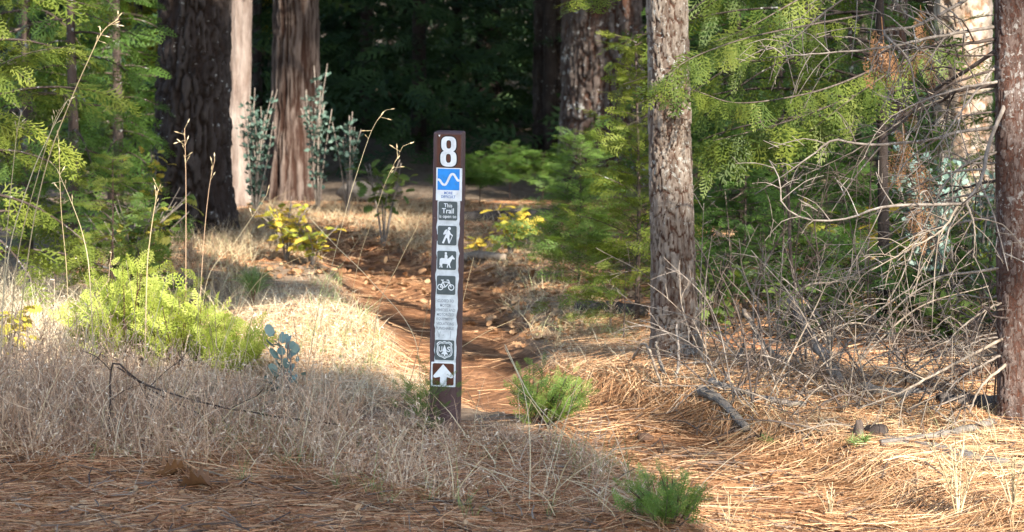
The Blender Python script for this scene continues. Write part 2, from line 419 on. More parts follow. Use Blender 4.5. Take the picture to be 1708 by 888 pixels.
# ------------------------------------------------------------------ where sunlight gets through the crowns: (point, radius) of each gap
LT = []
def lit(px, py, d, r): LT.append((*P(px, py, d), r))
def litg(px, py, r, up=.03):
    g = G(px, py); LT.append((g[0], g[1], g[2] + up, r))
for px in (330, 410, 490, 570, 640, 700, 770, 830): litg(px, 628, .20)
for px in (450, 530, 600, 680): litg(px, 600, .16)
for px in (-10, 50, 110, 170, 230, 290): litg(px, 575, .2); litg(px, 545, .2)
for px, py in ((660, 610), (720, 605), (780, 615), (840, 620), (690, 575), (640, 550), (610, 525), (860, 650), (800, 585)): litg(px, py, .17)
litg(520, 565, .14); litg(590, 590, .14); litg(440, 565, .10); litg(500, 530, .06)
for px, py in ((640, 640), (560, 650), (800, 655), (700, 655)): litg(px, py, .12)
for px in (590, 640, 690): litg(px, 522, .07)
for px in (550, 590): litg(px, 480, .06)
litg(650, 462, .06); litg(690, 592, .09); litg(800, 612, .09)
for px, py, r in ((1000, 560, .14), (950, 590, .10), (1050, 585, .08), (930, 700, .12), (1000, 690, .16), (1080, 700, .14), (990, 640, .12), (1180, 655, .16), (1080, 640, .12),
                  (1280, 660, .20), (1400, 690, .18), (1320, 720, .22), (1450, 760, .25), (1600, 790, .3), (1550, 830, .3), (1400, 800, .2), (1680, 840, .35), (1300, 800, .10), (1500, 880, .28), (1350, 880, .18), (1250, 850, .1), (1650, 740, .25), (1540, 740, .25)): litg(px, py, r)
for px, py, d, r in ((1138, 205, 9.0, .24), (1142, 262, 9.0, .24), (1122, 235, 9.0, .2), (1120, 570, 9.0, .22), (1130, 530, 9.0, .16), (1125, 610, 9.0, .2), (1135, 130, 9.0, .04), (1145, 95, 9.0, .03), (1125, 560, 9.0, .10), (1110, 500, 9, .06), (1150, 610, 8.9, .10),
                     (1140, 20, 9, .03)): lit(px, py, d, r)
for px, py, d, r in ((1250, 120, 9.5, .09), (1330, 150, 9.4, .14), (1400, 150, 9.7, .12), (1210, 165, 9.1, .13), (1140, 165, 8.8, .10), (1280, 190, 9.4, .10), (1460, 110, 9.8, .10), (1500, 180, 9.6, .09),
                     (1350, 330, 8.6, .16), (1450, 350, 8.5, .18), (1300, 290, 8.8, .12), (1560, 250, 8.6, .14), (1600, 340, 8.5, .14), (1420, 80, 8.6, .14), (1520, 60, 8.6, .12), (1560, 420, 8.5, .16), (1600, 620, 8.4, .14),
                     (1690, 560, 8.3, .12), (1690, 440, 8.3, .08), (1250, 420, 9.4, .10), (1340, 600, 8.7, .10), (1260, 600, 8.7, .10), (1420, 610, 8.6, .08), (1230, 520, 8.8, .07), (1500, 560, 8.5, .09), (1340, 640, 8.6, .10), (1620, 540, 8.4, .10),
                     (1612, 30, 13.2, .4), (1612, 110, 13.2, .42), (1612, 190, 13.2, .42), (1612, 260, 13.2, .36), (1550, 270, 10.9, .2), (1530, 310, 10.9, .18), (1330, 340, 11.6, .07), (1240, 300, 11.5, .07), (1270, 460, 10.8, .06)): lit(px, py, d, r)
for px, py, d, r in ((1040, 130, 10.6, .12), (1060, 190, 10.6, .12), (1030, 260, 10.6, .14), (1060, 330, 10.4, .10), (1030, 480, 10.0, .12), (970, 500, 9.8, .10), (1075, 60, 10.8, .06), (1000, 330, 11.0, .10), (930, 340, 11.6, .10), (950, 420, 11.6, .10)): lit(px, py, d, r)
for px, py, d, r in ((200, 500, 9.6, .22), (280, 500, 9.6, .22), (250, 560, 9.5, .24), (350, 560, 9.5, .20), (160, 560, 9.5, .18), (400, 590, 9.4, .15), (420, 460, 10.2, .14), (60, 480, 9.4, .22), (20, 430, 9.3, .16), (60, 540, 9.2, .22), (110, 350, 8.4, .14), (60, 330, 8.4, .12),
                     (470, 365, 13, .3), (500, 415, 13, .32), (450, 420, 13, .2), (535, 410, 12.9, .25), (60, 80, 10.6, .22), (150, 60, 11.5, .22), (40, 170, 10.8, .22), (150, 160, 11.8, .2), (180, 250, 12, .2), (60, 240, 11, .2), (200, 330, 12, .22), (110, 380, 11.5, .2), (230, 100, 13, .16), (250, 260, 13.8, .12), (30, 330, 11, .14), (100, 20, 11.5, .2), (180, 120, 16, .3), (215, 15, 20, .5), (160, 15, 20, .5), (260, 400, 10.8, .1), (170, 390, 10.8, .12)): lit(px, py, d, r)
for px, py, d, r in ((392, 40, 16.3, .26), (395, 95, 16.3, .26), (400, 215, 16.3, .2), (495, 265, 17, .28), (490, 305, 17, .3), (515, 325, 17, .24), (470, 240, 17, .2), (400, 300, 16, .12),
                     (560, 365, 15, .08), (640, 362, 15.2, .12), (600, 368, 14.9, .10), (700, 350, 15, .06), (860, 270, 17.0, .16), (900, 285, 17, .12), (815, 290, 17, .10), (850, 400, 13.4, .12), (800, 400, 13.6, .12), (800, 432, 13.2, .08), (885, 60, 24, .3), (580, 150, 21, .12), (545, 180, 15.5, .1), (1000, 150, 17.8, .12), (965, 90, 17.8, .1), (430, 20, 24, .4), (880, 20, 24, .2)): lit(px, py, d, r)
for px, py, d, r in ((1300, 560, 8.6, .2), (1230, 590, 8.6, .2), (1400, 560, 8.6, .2), (1350, 630, 8.55, .2), (1450, 480, 8.5, .2), (1480, 360, 8.4, .22), (1400, 340, 8.4, .18), (1560, 420, 8.3, .2), (1040, 130, 10.5, .36), (1035, 220, 10.5, .36), (1035, 300, 10.5, .34), (1050, 370, 10.4, .25), (930, 350, 11.8, .26), (960, 400, 11.8, .22), (1040, 480, 9.8, .22), (860, 280, 17, .4), (1500, 100, 8.3, .2), (1400, 150, 8.3, .2), (1560, 300, 8.2, .2), (1330, 300, 8.3, .2)): lit(px, py, d, r)
_r = rs(77)
def flecks(n, x0, x1, y0, y1, d0, d1, r0, r1):
    for q in range(n): lit(_r.uniform(x0, x1), _r.uniform(y0, y1), _r.uniform(d0, d1), _r.uniform(r0, r1))
for q in range(22): lit(_r.uniform(130, 430), _r.uniform(450, 610), 9.5, .12)
flecks(26, -20, 255, -10, 420, 10, 14, .08, .20)
flecks(14, 100, 250, 0, 300, 14, 19, .1, .25)
flecks(18, 1160, 1700, 20, 420, 9.2, 12.5, .04, .10)
flecks(12, 1180, 1640, 420, 700, 8.3, 9.0, .04, .09)
flecks(16, 900, 1085, 80, 500, 10, 12, .05, .11)
flecks(10, 540, 900, 40, 330, 17, 22, .05, .10)
LT = np.array(LT)

SH = np.array([(*P(px, py, d), r) for px, py, d, r in ((1128, 365, 9.0, .09), (1128, 400, 9.0, .10), (1130, 440, 9.0, .09), (1120, 40, 9.0, .08), (1110, 100, 9.0, .05), (1240, 380, 10.2, .12), (1330, 420, 10.2, .15), (1420, 440, 10.2, .15), (1270, 250, 11.2, .15), (1400, 290, 11.2, .18), (1500, 420, 10.2, .15),
      (1230, 560, 9.6, .15), (1330, 540, 9.6, .15), (1430, 560, 9.6, .15), (1540, 600, 9.3, .15), (1630, 620, 9.2, .15), (740, 250, 7.9, .2), (740, 400, 7.9, .2), (740, 550, 7.9, .2), (740, 660, 7.9, .15), (480, 40, 17.2, .15), (480, 110, 17.2, .15), (480, 160, 17.2, .12), (330, 60, 14.4, .25), (330, 160, 14.4, .25), (330, 260, 14.4, .25), (330, 340, 14.4, .2), (400, 150, 16.5, .03), (80, 140, 12.5, .12), (140, 300, 12.5, .14), (210, 200, 13, .14), (60, 400, 12, .14))])
_g = [(*(G(px, py) + [0, 0, .03]), r) for px, py, r in ((780, 540, .08), (840, 552, .06), (800, 500, .2), (860, 470, .2), (700, 495, .14), (480, 485, .2), (550, 505, .14), (620, 445, .2), (740, 450, .2), (900, 520, .2), (540, 400, .3), (640, 400, .3), (420, 500, .14), (1180, 745, .05), (1260, 775, .08), (1200, 610, .12), (1300, 620, .12), (1420, 640, .12), (1560, 650, .14))]
SH = np.concatenate([SH, np.array(_g)])
def keep(C, pad=.06):
    """crowns have their gaps where the photograph shows sun coming through"""
    out = np.ones(len(C), bool)
    for i in range(0, len(C), 20000):
        v = C[i:i + 20000, None] - LT[None, :, :3]
        a = v @ TOSUN
        d2 = (v * v).sum(-1) - a * a
        gap = ((d2 < (LT[None, :, 3] + pad) ** 2) & (a > .25)).any(1)
        v = C[i:i + 20000, None] - SH[None, :, :3]; a = v @ TOSUN; d2 = (v * v).sum(-1) - a * a
        out[i:i + 20000] = ~gap | ((d2 < SH[None, :, 3] ** 2) & (a > .25)).any(1)          # boughs that stay: the shade on trunks and post
    return out

# ------------------------------------------------------------------ ground
def make_ground():
    xs = np.concatenate([[-160, -110, -75, -50, -35, -25, -18, -13, -10, -8], np.arange(-6.4, 6.4, .05), [8, 10, 13, 18, 25, 35, 50, 75, 110, 160]])
    ys = np.concatenate([[-80, -50, -30, -18, -10, -4, 0, 3, 4.5, 5.4], np.arange(6, 19, .05), 19 + np.cumsum(np.linspace(.1, 1, 30)), [40, 46, 54, 64, 78, 95, 120, 160, 220]])
    X, Y = np.meshgrid(xs, ys); Z = hgt(X, Y)
    n, m = len(xs), len(ys); i = (np.arange(m - 1) * n)[:, None]; j = np.arange(n - 1)[None]
    F = np.stack([i + j, i + j + 1, i + n + j + 1, i + n + j], -1).reshape(-1, 4)
    mb = MB(); mb.add(np.stack([X, Y, Z], -1).reshape(-1, 3), F)
    o = mb.build('ground', M['ground'], smooth=True); o['kind'] = 'structure'
    o['label'] = 'forest floor of reddish soil and needle litter with a footpath'
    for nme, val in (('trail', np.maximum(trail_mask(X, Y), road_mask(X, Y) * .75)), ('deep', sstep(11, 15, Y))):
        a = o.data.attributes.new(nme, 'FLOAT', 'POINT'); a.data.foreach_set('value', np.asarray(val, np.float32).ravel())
make_ground()

# ------------------------------------------------------------------ the trail marker post
def make_post():
    base = G(738, 735); d = base[1]; sc = FPX / d        # pixels of the photograph per metre at the post
    root = thing('trail_marker_post', base, 'brown wooden trail post numbered 8 with a column of trail use decals', 'signpost')
    root.rotation_euler = (R(1.2), R(1.16), R(-7))
    H = (735 - 221) / sc; W = .096; hw = W / 2
    rng = rs(3)
    mb = MB(); zs = np.concatenate([[-.25], np.linspace(-.1, H - .004, 30), [H]]); c = .004
    ring = np.array([(-hw + c, 0), (hw - c, 0), (hw, c), (hw, W - c), (hw - c, W), (-hw + c, W), (-hw, W - c), (-hw, c)])
    V = []
    for z in zs:
        k = .93 if z == zs[-1] else 1
        q = np.stack([ring[:, 0] * k, (ring[:, 1] - hw) * k + hw, np.full(8, z)], 1); q[:, :2] += rng.normal(size=(8, 2)) * .0006; V.append(q)
    V = np.concatenate(V); i = (np.arange(len(zs) - 1) * 8)[:, None]; j = np.arange(8)[None]; j2 = (j + 1) % 8
    mb.add(V, [np.stack([i + j, i + j2, i + 8 + j2, i + 8 + j], -1).reshape(-1, 4), (np.arange(8) + (len(zs) - 1) * 8)[None]])
    mb.build('post', M['post'], root)
    def u(px, py): return (px - (744 - (py - 221) * .0203)) / sc
    def v(py): return (735 - py) / sc
    def poly2(mb, loops, y, mi=0):
        pts = [Vector((a, b, 0)) for l in loops for a, b in l]
        tri = geometry.tessellate_polygon([[Vector((a, b, 0)) for a, b in l] for l in loops])
        mb.add([(p.x, y, p.y) for p in pts], np.array(tri), .5, mi)
    def plate(name, x0, y0, x1, y1, mat, depth, parent=root, label=None, rad=0.0, thick=.0012, jig=0):
        """a decal or plate: a thin slab on the front face, its corners rounded"""
        xa, xb, za, zb = u(x0, (y0 + y1) / 2), u(x1, (y0 + y1) / 2), v(y1), v(y0)
        if rad:
            pts = []
            for cx, cz, a0 in ((xb - rad, za + rad, -90), (xb - rad, zb - rad, 0), (xa + rad, zb - rad, 90), (xa + rad, za + rad, 180)):
                pts += [(cx + rad * math.cos(R(a0 + t)), cz + rad * math.sin(R(a0 + t))) for t in (0, 30, 60, 90)]
        else:
            n = 10; pts = [(xa + (xb - xa) * t / n, za) for t in range(n)] + [(xb, za + (zb - za) * t / n) for t in range(n)]
            pts += [(xb - (xb - xa) * t / n, zb) for t in range(n)] + [(xa, zb - (zb - za) * t / n) for t in range(n)]
            if jig: pts = [(a + rng.normal() * jig, b + rng.normal() * jig * .5) for a, b in pts]
        n = len(pts); mb = MB()
        V = [(a, -depth, b) for a, b in pts] + [(a, -depth + thick, b) for a, b in pts]
        mb.add(V, [np.arange(n)[None], np.array([(k, k + n, (k + 1) % n + n, (k + 1) % n) for k in range(n)])])
        o = mb.build(name, mat, parent)
        if label: o['label'] = label
        return o
    def px(l, s=1.0): return [(u(a, b), v(b)) for a, b in l]
    def printed(name, loops, mat, depth, parent):
        mb = MB()
        for g in loops: poly2(mb, [px(l) for l in g], -depth)
        return mb.build(name, mat, parent)
    def disc(cx, cy, r, ry=None, n=20, a0=0, a1=360): return [(cx + r * math.cos(R(a0 + (a1 - a0) * k / n)), cy + (ry or r) * math.sin(R(a0 + (a1 - a0) * k / n))) for k in range(n)]
    def stroke(pts, wd):
        q = np.array(pts, float); t = norm(np.gradient(q, axis=0)); nrm = np.stack([-t[:, 1], t[:, 0]], 1) * wd / 2
        return [list(map(tuple, np.concatenate([q + nrm, (q - nrm)[::-1]])))]
    def text(name, body, cx, cy, height, width, mat, depth, parent, bold=.0):
        cu = bpy.data.curves.new(name, 'FONT'); cu.body = body; cu.align_x = 'CENTER'; cu.align_y = 'CENTER'; cu.size = 1; cu.offset = bold
        cu.resolution_u = 3
        ob = bpy.data.objects.new(name, cu); COL.objects.link(ob)
        bpy.context.view_layer.update()
        me = bpy.data.meshes.new_from_object(ob.evaluated_get(bpy.context.evaluated_depsgraph_get()))
        bpy.data.objects.remove(ob)
        co = np.array([q.co[:] for q in me.vertices]); mn, mx = co.min(0), co.max(0); ctr = (mn + mx) / 2
        s0 = width / sc / (mx[0] - mn[0]); s1 = height / sc / (mx[1] - mn[1])
        for q in me.vertices:
            a, b = (q.co.x - ctr[0]) * s0, (q.co.y - ctr[1]) * s1
            q.co = (u(cx, cy) + a, -depth, v(cy) + b)
        me.materials.append(mat); o = bpy.data.objects.new(name, me); COL.objects.link(o); o.parent = parent; return o
    # white backing strip, one continuous run of stickers
    mb = MB(); e = []
    rows = np.linspace(330, 606, 40)
    L = [(727 - (y - 334) * .0235 + rng.normal() * .5 - (1.2 if int(y - 334) % 41 < 8 else 0), y) for y in rows]
    Rr = [(764.5 - (y - 334) * .030 + rng.normal() * .5 + (1.2 if int(y - 334) % 41 < 8 else 0), y) for y in rows]
    n = len(rows); VV = [(u(a, b), -.0012, v(b)) for a, b in L] + [(u(a, b), -.0012, v(b)) for a, b in Rr]
    mb.add(VV, np.array([(k, k + 1, n + k + 1, n + k) for k in range(n - 1)])[:, ::-1].copy())
    mb.build('backing_strip', M['white2'], root)
    p8 = plate('number_plate', 726.5, 224, 766, 279, M['dbrown'], .0022, label='dark brown number plate with the white figure 8')
    def eight(g):
        return [[disc(746, 239.5, 12.6 + g, 12.2 + g, 28), disc(746, 239.2, 3.6 - g * .6, 6.2 - g * .6, 20)[::-1]],
                [disc(745.6, 264.5, 14 + g, 12.8 + g, 28), disc(745.6, 263.6, 4.0 - g * .6, 7.0 - g * .6, 20)[::-1]]]
    def eight_outline(g):
        def sup(cx, cy, rx, ry, n=32, p=2.9): return [(cx + rx * math.copysign(abs(math.cos(t)) ** (2 / p), math.cos(t)), cy + ry * math.copysign(abs(math.sin(t)) ** (2 / p), math.sin(t))) for t in np.linspace(0, TAU, n, False)]
        return [[sup(746, 240, 12.6 + g, 12.8 + g), sup(746, 240.4, 4.0 - g * .5, 7.0 - g * .5)[::-1]],
                [sup(745.4, 264, 13.6 + g, 13.4 + g), sup(745.4, 263.6, 4.2 - g * .5, 7.4 - g * .5)[::-1]]]
    a, b = eight_outline(1.9), eight_outline(0)
    for k in (0, 1): printed('figure_outline', [a[k]], M['black'], .0027 + k * .0001, p8)
    for k in (0, 1): printed('figure', [b[k]], M['white'], .0031 + k * .0001, p8)
    printed('scuff', [[[(728.5, 225), (732, 224.6), (730.5, 228.5)]]], M['white'], .0029, p8)
    pb = plate('difficulty_decal', 724.5, 279.5, 768, 334, M['white'], .0024, label='white decal with a wavy line on a blue square')
    printed('blue_square', [[[(727.3, 281), (764.4, 281), (763.6, 316.5), (726.6, 316.5)]]], M['blue'], .0029, pb)
    wv = [(727.2, 299.5), (730.5, 300), (734, 305), (737, 307.6), (740.5, 307), (744, 301.5), (748, 293), (751, 289.8), (754.5, 290.3), (757.5, 294.5), (761, 299.8), (764, 299.6)]
    wv = spline(np.array([(a, b, 0) for a, b in wv]), 40)[:, :2]
    mb = MB(); q = [px([t])[0] for t in wv]; q = np.array(q); t_ = norm(np.gradient(q, axis=0)); nr = np.stack([-t_[:, 1], t_[:, 0]], 1) * 1.9 / sc
    VV = np.concatenate([q + nr, q - nr]); k = np.arange(len(q) - 1); mb.add(np.stack([VV[:, 0], np.full(len(VV), -.0034), VV[:, 1]], 1), np.stack([k, k + len(q), k + len(q) + 1, k + 1], 1))
    mb.build('wavy_line', M['white'], pb)
    text('lettering', 'MORE', 745, 321.3, 4.6, 14, M['bluetext'], .003, pb, .02)
    text('lettering', 'DIFFICULT', 745, 327.6, 4.8, 24, M['bluetext'], .003, pb, .02)
    pt = plate('trail_open_decal', 728.3, 335.5, 760, 367, M['slate'], .0026, rad=.005, label='slate decal reading This Trail is open to')
    text('lettering', 'This', 744.6, 342, 6.6, 14, M['white'], .0031, pt, .015)
    text('lettering', 'Trail', 744.2, 351, 8.6, 20, M['white'], .0031, pt, .015)
    text('lettering', 'is open to', 743.8, 361.2, 6.6, 29, M['white'], .0031, pt, .012)
    ph = plate('hiker_decal', 727, 376, 758.6, 408.5, M['slate'], .0026, rad=.005, label='slate decal with a white hiker')
    hk = [[disc(746.6, 380.4, 2.5)],
          [[(739.5, 383), (743.5, 381.5), (741.2, 389.5), (736.8, 391.2), (736.2, 389)]],                                     # pack
          [[(744.2, 382.6), (747.5, 384.2), (747.2, 391), (746.4, 395.2), (747.6, 404.8), (744.6, 405.2), (743.2, 397.6), (741.2, 395.8), (737.2, 405.6), (734, 405), (738.2, 395), (741.5, 388)]],
          [[(746.8, 384.6), (749, 388.6), (752.4, 391.4), (751.3, 393), (747, 390.2), (745.6, 387)]],
          [[(751.6, 391), (752.6, 391.6), (746.6, 405.6), (745.8, 405.2)]]]
    for k, g in enumerate(hk): printed('hiker_figure', [g], M['white'], .0030 + k * .00008, ph)
    po = plate('horse_rider_decal', 725.9, 418, 757.6, 449.5, M['slate'], .0026, rad=.005, label='slate decal with a white rider on horseback')
    hr = [[disc(740.6, 421.8, 1.9)],
          [[(738.8, 423.8), (742, 423.8), (743.4, 427), (743, 432), (742.6, 436.6), (741, 436.6), (739.6, 432.6), (738.2, 431.4)]],
          [[(730.4, 431.5), (733.4, 430), (744, 430.8), (747.4, 428.4), (750.6, 425.2), (752.2, 424.8), (752.4, 426.4), (755.8, 430.6), (754.8, 432), (751.6, 431.2), (749.6, 434.6), (747.6, 438.6), (744.8, 440), (735.4, 439.4), (732.6, 438.4), (730.8, 441.5), (729.6, 441), (730, 436)]],
          [[(732.4, 437.5), (735.2, 438.8), (734.2, 442), (735.2, 446), (733, 446), (732, 442.4), (731, 446), (729.4, 446), (730.6, 441.5)]],
          [[(743.6, 438.8), (747.6, 437.8), (747.4, 441.6), (748.8, 446), (747, 446), (745.4, 441.8), (744.2, 442), (743.8, 446), (741.8, 446), (742.8, 441.5)]]]
    for k, g in enumerate(hr): printed('horse_figure', [g], M['white'], .0030 + k * .00008, po)
    pk = plate('bicycle_decal', 725, 459.5, 756.4, 491, M['slate'], .0026, rad=.005, label='slate decal with a white bicycle')
    bk = [[disc(731, 478.6, 5.2, n=26), disc(731, 478.6, 3.7, n=26)[::-1]], [disc(749.4, 478.6, 5.2, n=26), disc(749.4, 478.6, 3.7, n=26)[::-1]]]
    for a_, b_ in (((731, 478.6), (735.4, 470)), ((735.4, 470), (746.4, 470)), ((746.4, 470), (739.4, 478.4)), ((739.4, 478.4), (734.6, 467.6)), ((731, 478.6), (739.4, 478.4)), ((749.4, 478.6), (745, 466.4)), ((732.2, 466.8), (736.8, 466.8)), ((741.8, 466.6), (745.4, 466.6))):
        bk.append(stroke([a_, ((a_[0] + b_[0]) / 2, (a_[1] + b_[1]) / 2), b_], 1.5))
    for k, g in enumerate(bk): printed('bicycle_figure', [g], M['white'], .0030 + k * .00005, pk)
    pc = plate('closure_decal', 722.2, 495, 756.8, 566, M['white2'], .002, label='worn white decal of closure lettering', jig=.0008)
    for k, s_ in enumerate(('CLOSED TO', 'MOTOR', 'VEHICLES AND', 'MOTORIZED', 'EQUIPMENT', 'VIOLATIONS', 'PUNISHABLE')):
        text('lettering', s_, 740 - k * .25, 501.4 + k * 7.65, 4.9, (27, 18, 32, 28.5, 29, 29.5, 30)[k], M['greytext'], .0024, pc, .004)
    for a_, b_ in (((726, 552), (729, 563)), ((731, 553), (727.5, 562)), ((748, 551), (747, 564)), ((735, 560), (737, 557.5))):
        printed('scratch', [stroke([a_, ((a_[0] + b_[0]) / 2 + .4, (a_[1] + b_[1]) / 2), b_], .5)], M['greytext'], .0024, pc)
    ps = plate('shield_decal', 721.6, 567, 753.8, 600.5, M['slate'], .0026, rad=.004, label='slate decal with a white shield and the letters US')
    def shield(k):
        half = [(0, -15.2), (4, -13.6), (8, -14.6), (11, -13.2), (13.2, -10.4), (12.4, -6.6), (13, -2), (13.4, 3), (12.2, 8), (8.6, 11), (4, 12.2), (0, 14.6)]
        h = [(a * k, b * k) for a, b in half]; full = h + [(-a, b) for a, b in h[::-1][1:-1]]
        return [(737.8 + a, 583.8 + b) for a, b in full]
    printed('shield_outline', [[shield(1.0), shield(.90)[::-1]]], M['white'], .0030, ps)
    printed('shield_outline', [[shield(.83), shield(.77)[::-1]]], M['white'], .0031, ps)
    printed('tree_emblem', [[[(737.8, 574.5), (742, 586), (740, 585.6), (744, 591.2), (739, 590.4), (738.8, 593.5), (736.8, 593.5), (736.6, 590.4), (731.6, 591.2), (735.6, 585.6), (733.6, 586)]]], M['white'], .0030, ps)
    text('lettering', 'U', 731.2, 582.2, 9, 5.4, M['white'], .0032, ps, .02); text('lettering', 'S', 744.8, 582.2, 9, 5.4, M['white'], .0032, ps, .02)
    pa = plate('arrow_plate', 714.8, 604, 756.2, 645, M['white'], .0026, rad=.002, label='white edged brown plate with a white arrow pointing up')
    plate('brown_panel', 717.4, 606, 753.2, 642.5, M['dbrown'], .0031, pa, rad=.006, thick=.0003)
    ar = [(735.4, 607.2), (752.4, 626.2), (751.8, 629.2), (748.6, 630.4), (741.4, 628.6), (740.6, 643.4), (729.8, 643.4), (730.2, 628.6), (722.4, 630.4), (719.2, 629.6), (718.8, 626.6)]
    printed('arrow', [[ar]], M['white'], .0036, pa)
    for z_, y_ in ((731, 607), (755, 613), (733, 690)):
        pass
    return root, base
POST, POST_BASE = make_post()

# ------------------------------------------------------------------ trunks
def cells(u, v, nu, seed):
    """irregular plates: distance to the crack between plates, and one random value per plate (u wraps round the trunk)"""
    ui = np.floor(u).astype(np.int64); vi = np.floor(v).astype(np.int64); f1 = np.full(u.shape, 9.); f2 = np.full(u.shape, 9.); cid = np.zeros(u.shape)
    for a in (-1, 0, 1):
        for b in (-1, 0, 1):
            cu, cv = ui + a, vi + b; wu = np.mod(cu, nu); z = np.zeros_like(wu)
            dx = cu + .1 + .8 * _hash(wu, cv, z, seed) - u; dy = cv + .1 + .8 * _hash(wu, cv, z, seed + 1) - v; d = np.sqrt(dx * dx + dy * dy)
            n = d < f1; f2 = np.where(n, f1, np.minimum(f2, d)); cid = np.where(n, _hash(wu, cv, z, seed + 2), cid); f1 = np.minimum(f1, d)
    return f2 - f1, cid

BARK = {'fir': (.042, .27, .024, .24), 'plate': (.017, .07, .009, .16), 'flaky': (.015, .038, .007, .15), 'broad': (.075, .17, .014, .14)}   # plate width, height, depth, crack
def trunk_mesh(mb, base, r, H, lean=(0, 0), style='fir', seed=0, flare=.35, top=None, zd=1.75, k=None, amp=None, fine=.009):
    """a bark-covered trunk: finely furrowed as high as the frame reaches, coarser above"""
    k = k or int(max(40, min(200, r * TAU / fine)))
    dz = fine * 1.35
    z = np.concatenate([[-.3, -.12, -.05], np.arange(0, zd, dz), zd + np.cumsum(np.linspace(.1, .9, 14)) / 7.0 * (H - zd)])
    a = np.arange(k) / k * TAU
    A, Z = np.meshgrid(a, z)
    rad = r * (1 - .55 * np.clip(Z / H, 0, 1)) * (1 + flare * np.exp(-np.clip(Z, 0, 9) / (.9 * r + .05)))
    rad = rad * (1 + .07 * (fbm(np.cos(A) * 1.3 + 9, np.sin(A) * 1.3, Z * .9, seed + 3) - .5) * 2)
    cx, sx = np.cos(A) * r, np.sin(A) * r
    tint = np.full(A.shape, .6)
    if style in BARK:
        wc, hc, am, cr = BARK[style]; am = amp or am; nu = max(5, int(TAU * r / wc))
        u = A / TAU * nu + (fbm(cx * 14, sx * 14, Z * 5, seed + 30, 3) - .5) * 2.4; v = Z / hc + (fbm(cx * 12, sx * 12, Z * 4, seed + 40, 3) - .5) * 2.6
        v = v + .5 * _hash(np.floor(u).astype(np.int64) % nu, 0, 0, seed) * 0
        e, c = cells(u, v, nu, seed); cr_ = sstep(0, cr, e + (fbm(cx * 70, sx * 70, Z * 40, seed + 9, 2) - .5) * .15)
        disp = am * (cr_ - 1) + am * .7 * (c - .5) * cr_ + am * .55 * (fbm(cx * 55, sx * 55, Z * 26, seed + 7, 3) - .5) * 2
        tint = cr_ * (.35 + .6 * c)
    elif style == 'cedar':
        tw = A + Z * .12; n = fbm(np.cos(tw) * r * 85, np.sin(tw) * r * 85, Z * 4.5, seed, 4); am = amp or .022
        disp = am * (sstep(.3, .7, n) - .5) + .012 * (fbm(np.cos(tw) * r * 130, np.sin(tw) * r * 130, Z * 5, seed + 5) - .5); tint = sstep(.3, .68, n)
    else:
        am = amp or .006; disp = am * (fbm(cx * 60, sx * 60, Z * 20, seed, 4) - .5) * 2
    rad = rad + disp * np.clip(r / .1, .4, 1.3)
    lx = lean[0] * Z + .02 * np.sin(Z * .7 + seed); ly = lean[1] * Z
    V = np.stack([np.cos(A) * rad + lx, np.sin(A) * rad + ly, Z], -1).reshape(-1, 3) + np.asarray(base)
    n = len(z); i = (np.arange(n - 1) * k)[:, None]; j = np.arange(k)[None]; j2 = (j + 1) % k
    mb.add(V, [np.stack([i + j, i + j2, i + k + j2, i + k + j], -1).reshape(-1, 4), (np.arange(k) + (n - 1) * k)[None]], tint.ravel())

def high_crown(mb, base, z0, z1, rad, n, rng, size=(.45, .8), pad=.15):
    """the boughs well above the frame that throw the shade; gaps where the sun gets through"""
    t = rng.random(n * 3); z = z0 + (z1 - z0) * t
    rr = rad * np.minimum(1, .55 + 1.8 * t) * np.sqrt(np.clip(1.04 - t, 0, 1)) * np.sqrt(rng.random(n * 3)); a = rng.random(n * 3) * TAU
    C = np.stack([base[0] + rr * np.cos(a), base[1] + rr * np.sin(a), base[2] + z], 1)
    sc = rng.uniform(size[0], size[1], len(C))
    C = C[:n]; sc = sc[:n]
    k = np.zeros(len(C), bool)
    for s0 in np.unique(np.round(sc, 1)):
        m = np.round(sc, 1) == s0; k[m] = keep(C[m], s0 * .48)
    C = C[k]; sc = sc[k]
    D = np.stack([np.cos(a[:n][k]), np.sin(a[:n][k]), -.25 + 0 * sc], 1) + rng.normal(size=C.shape) * .4
    place(mb, CLUMP, C, D, np.tile([0, 0, 1.], (len(C), 1)) + rng.normal(size=C.shape) * .3, sc, rng)

def pbase(px, py=None, d=None):
    if d is None: return G(px, py)
    x = (px - 854) / FPX * d; return np.array([x, d, float(hgt(x, d))])

def big_tree(name, label, px, d, wpx, mat, style, seed, crown=(4.5, 19, 2.6, 700), lean=(0, 0), H=20, flare=.3, group=None, cat='tree', amp=None, fine=.010):
    b = pbase(px, d=d); r = wpx / 2 / FPX * d
    t = thing(name, b, label, cat, group)
    mb = MB(); trunk_mesh(mb, (0, 0, 0), r, H, lean, style, seed, flare, amp=amp, fine=fine); mb.build('trunk', mat, t, smooth=True)
    if crown:
        mb = MB(); rng = rs(seed + 50); high_crown(mb, b, crown[0], crown[1], crown[2], crown[3], rng)
        if mb.n:
            mb.v = [a - b for a in mb.v]; mb.build('crown', M['canopy'], t, kind='stuff')
    return t, b, r

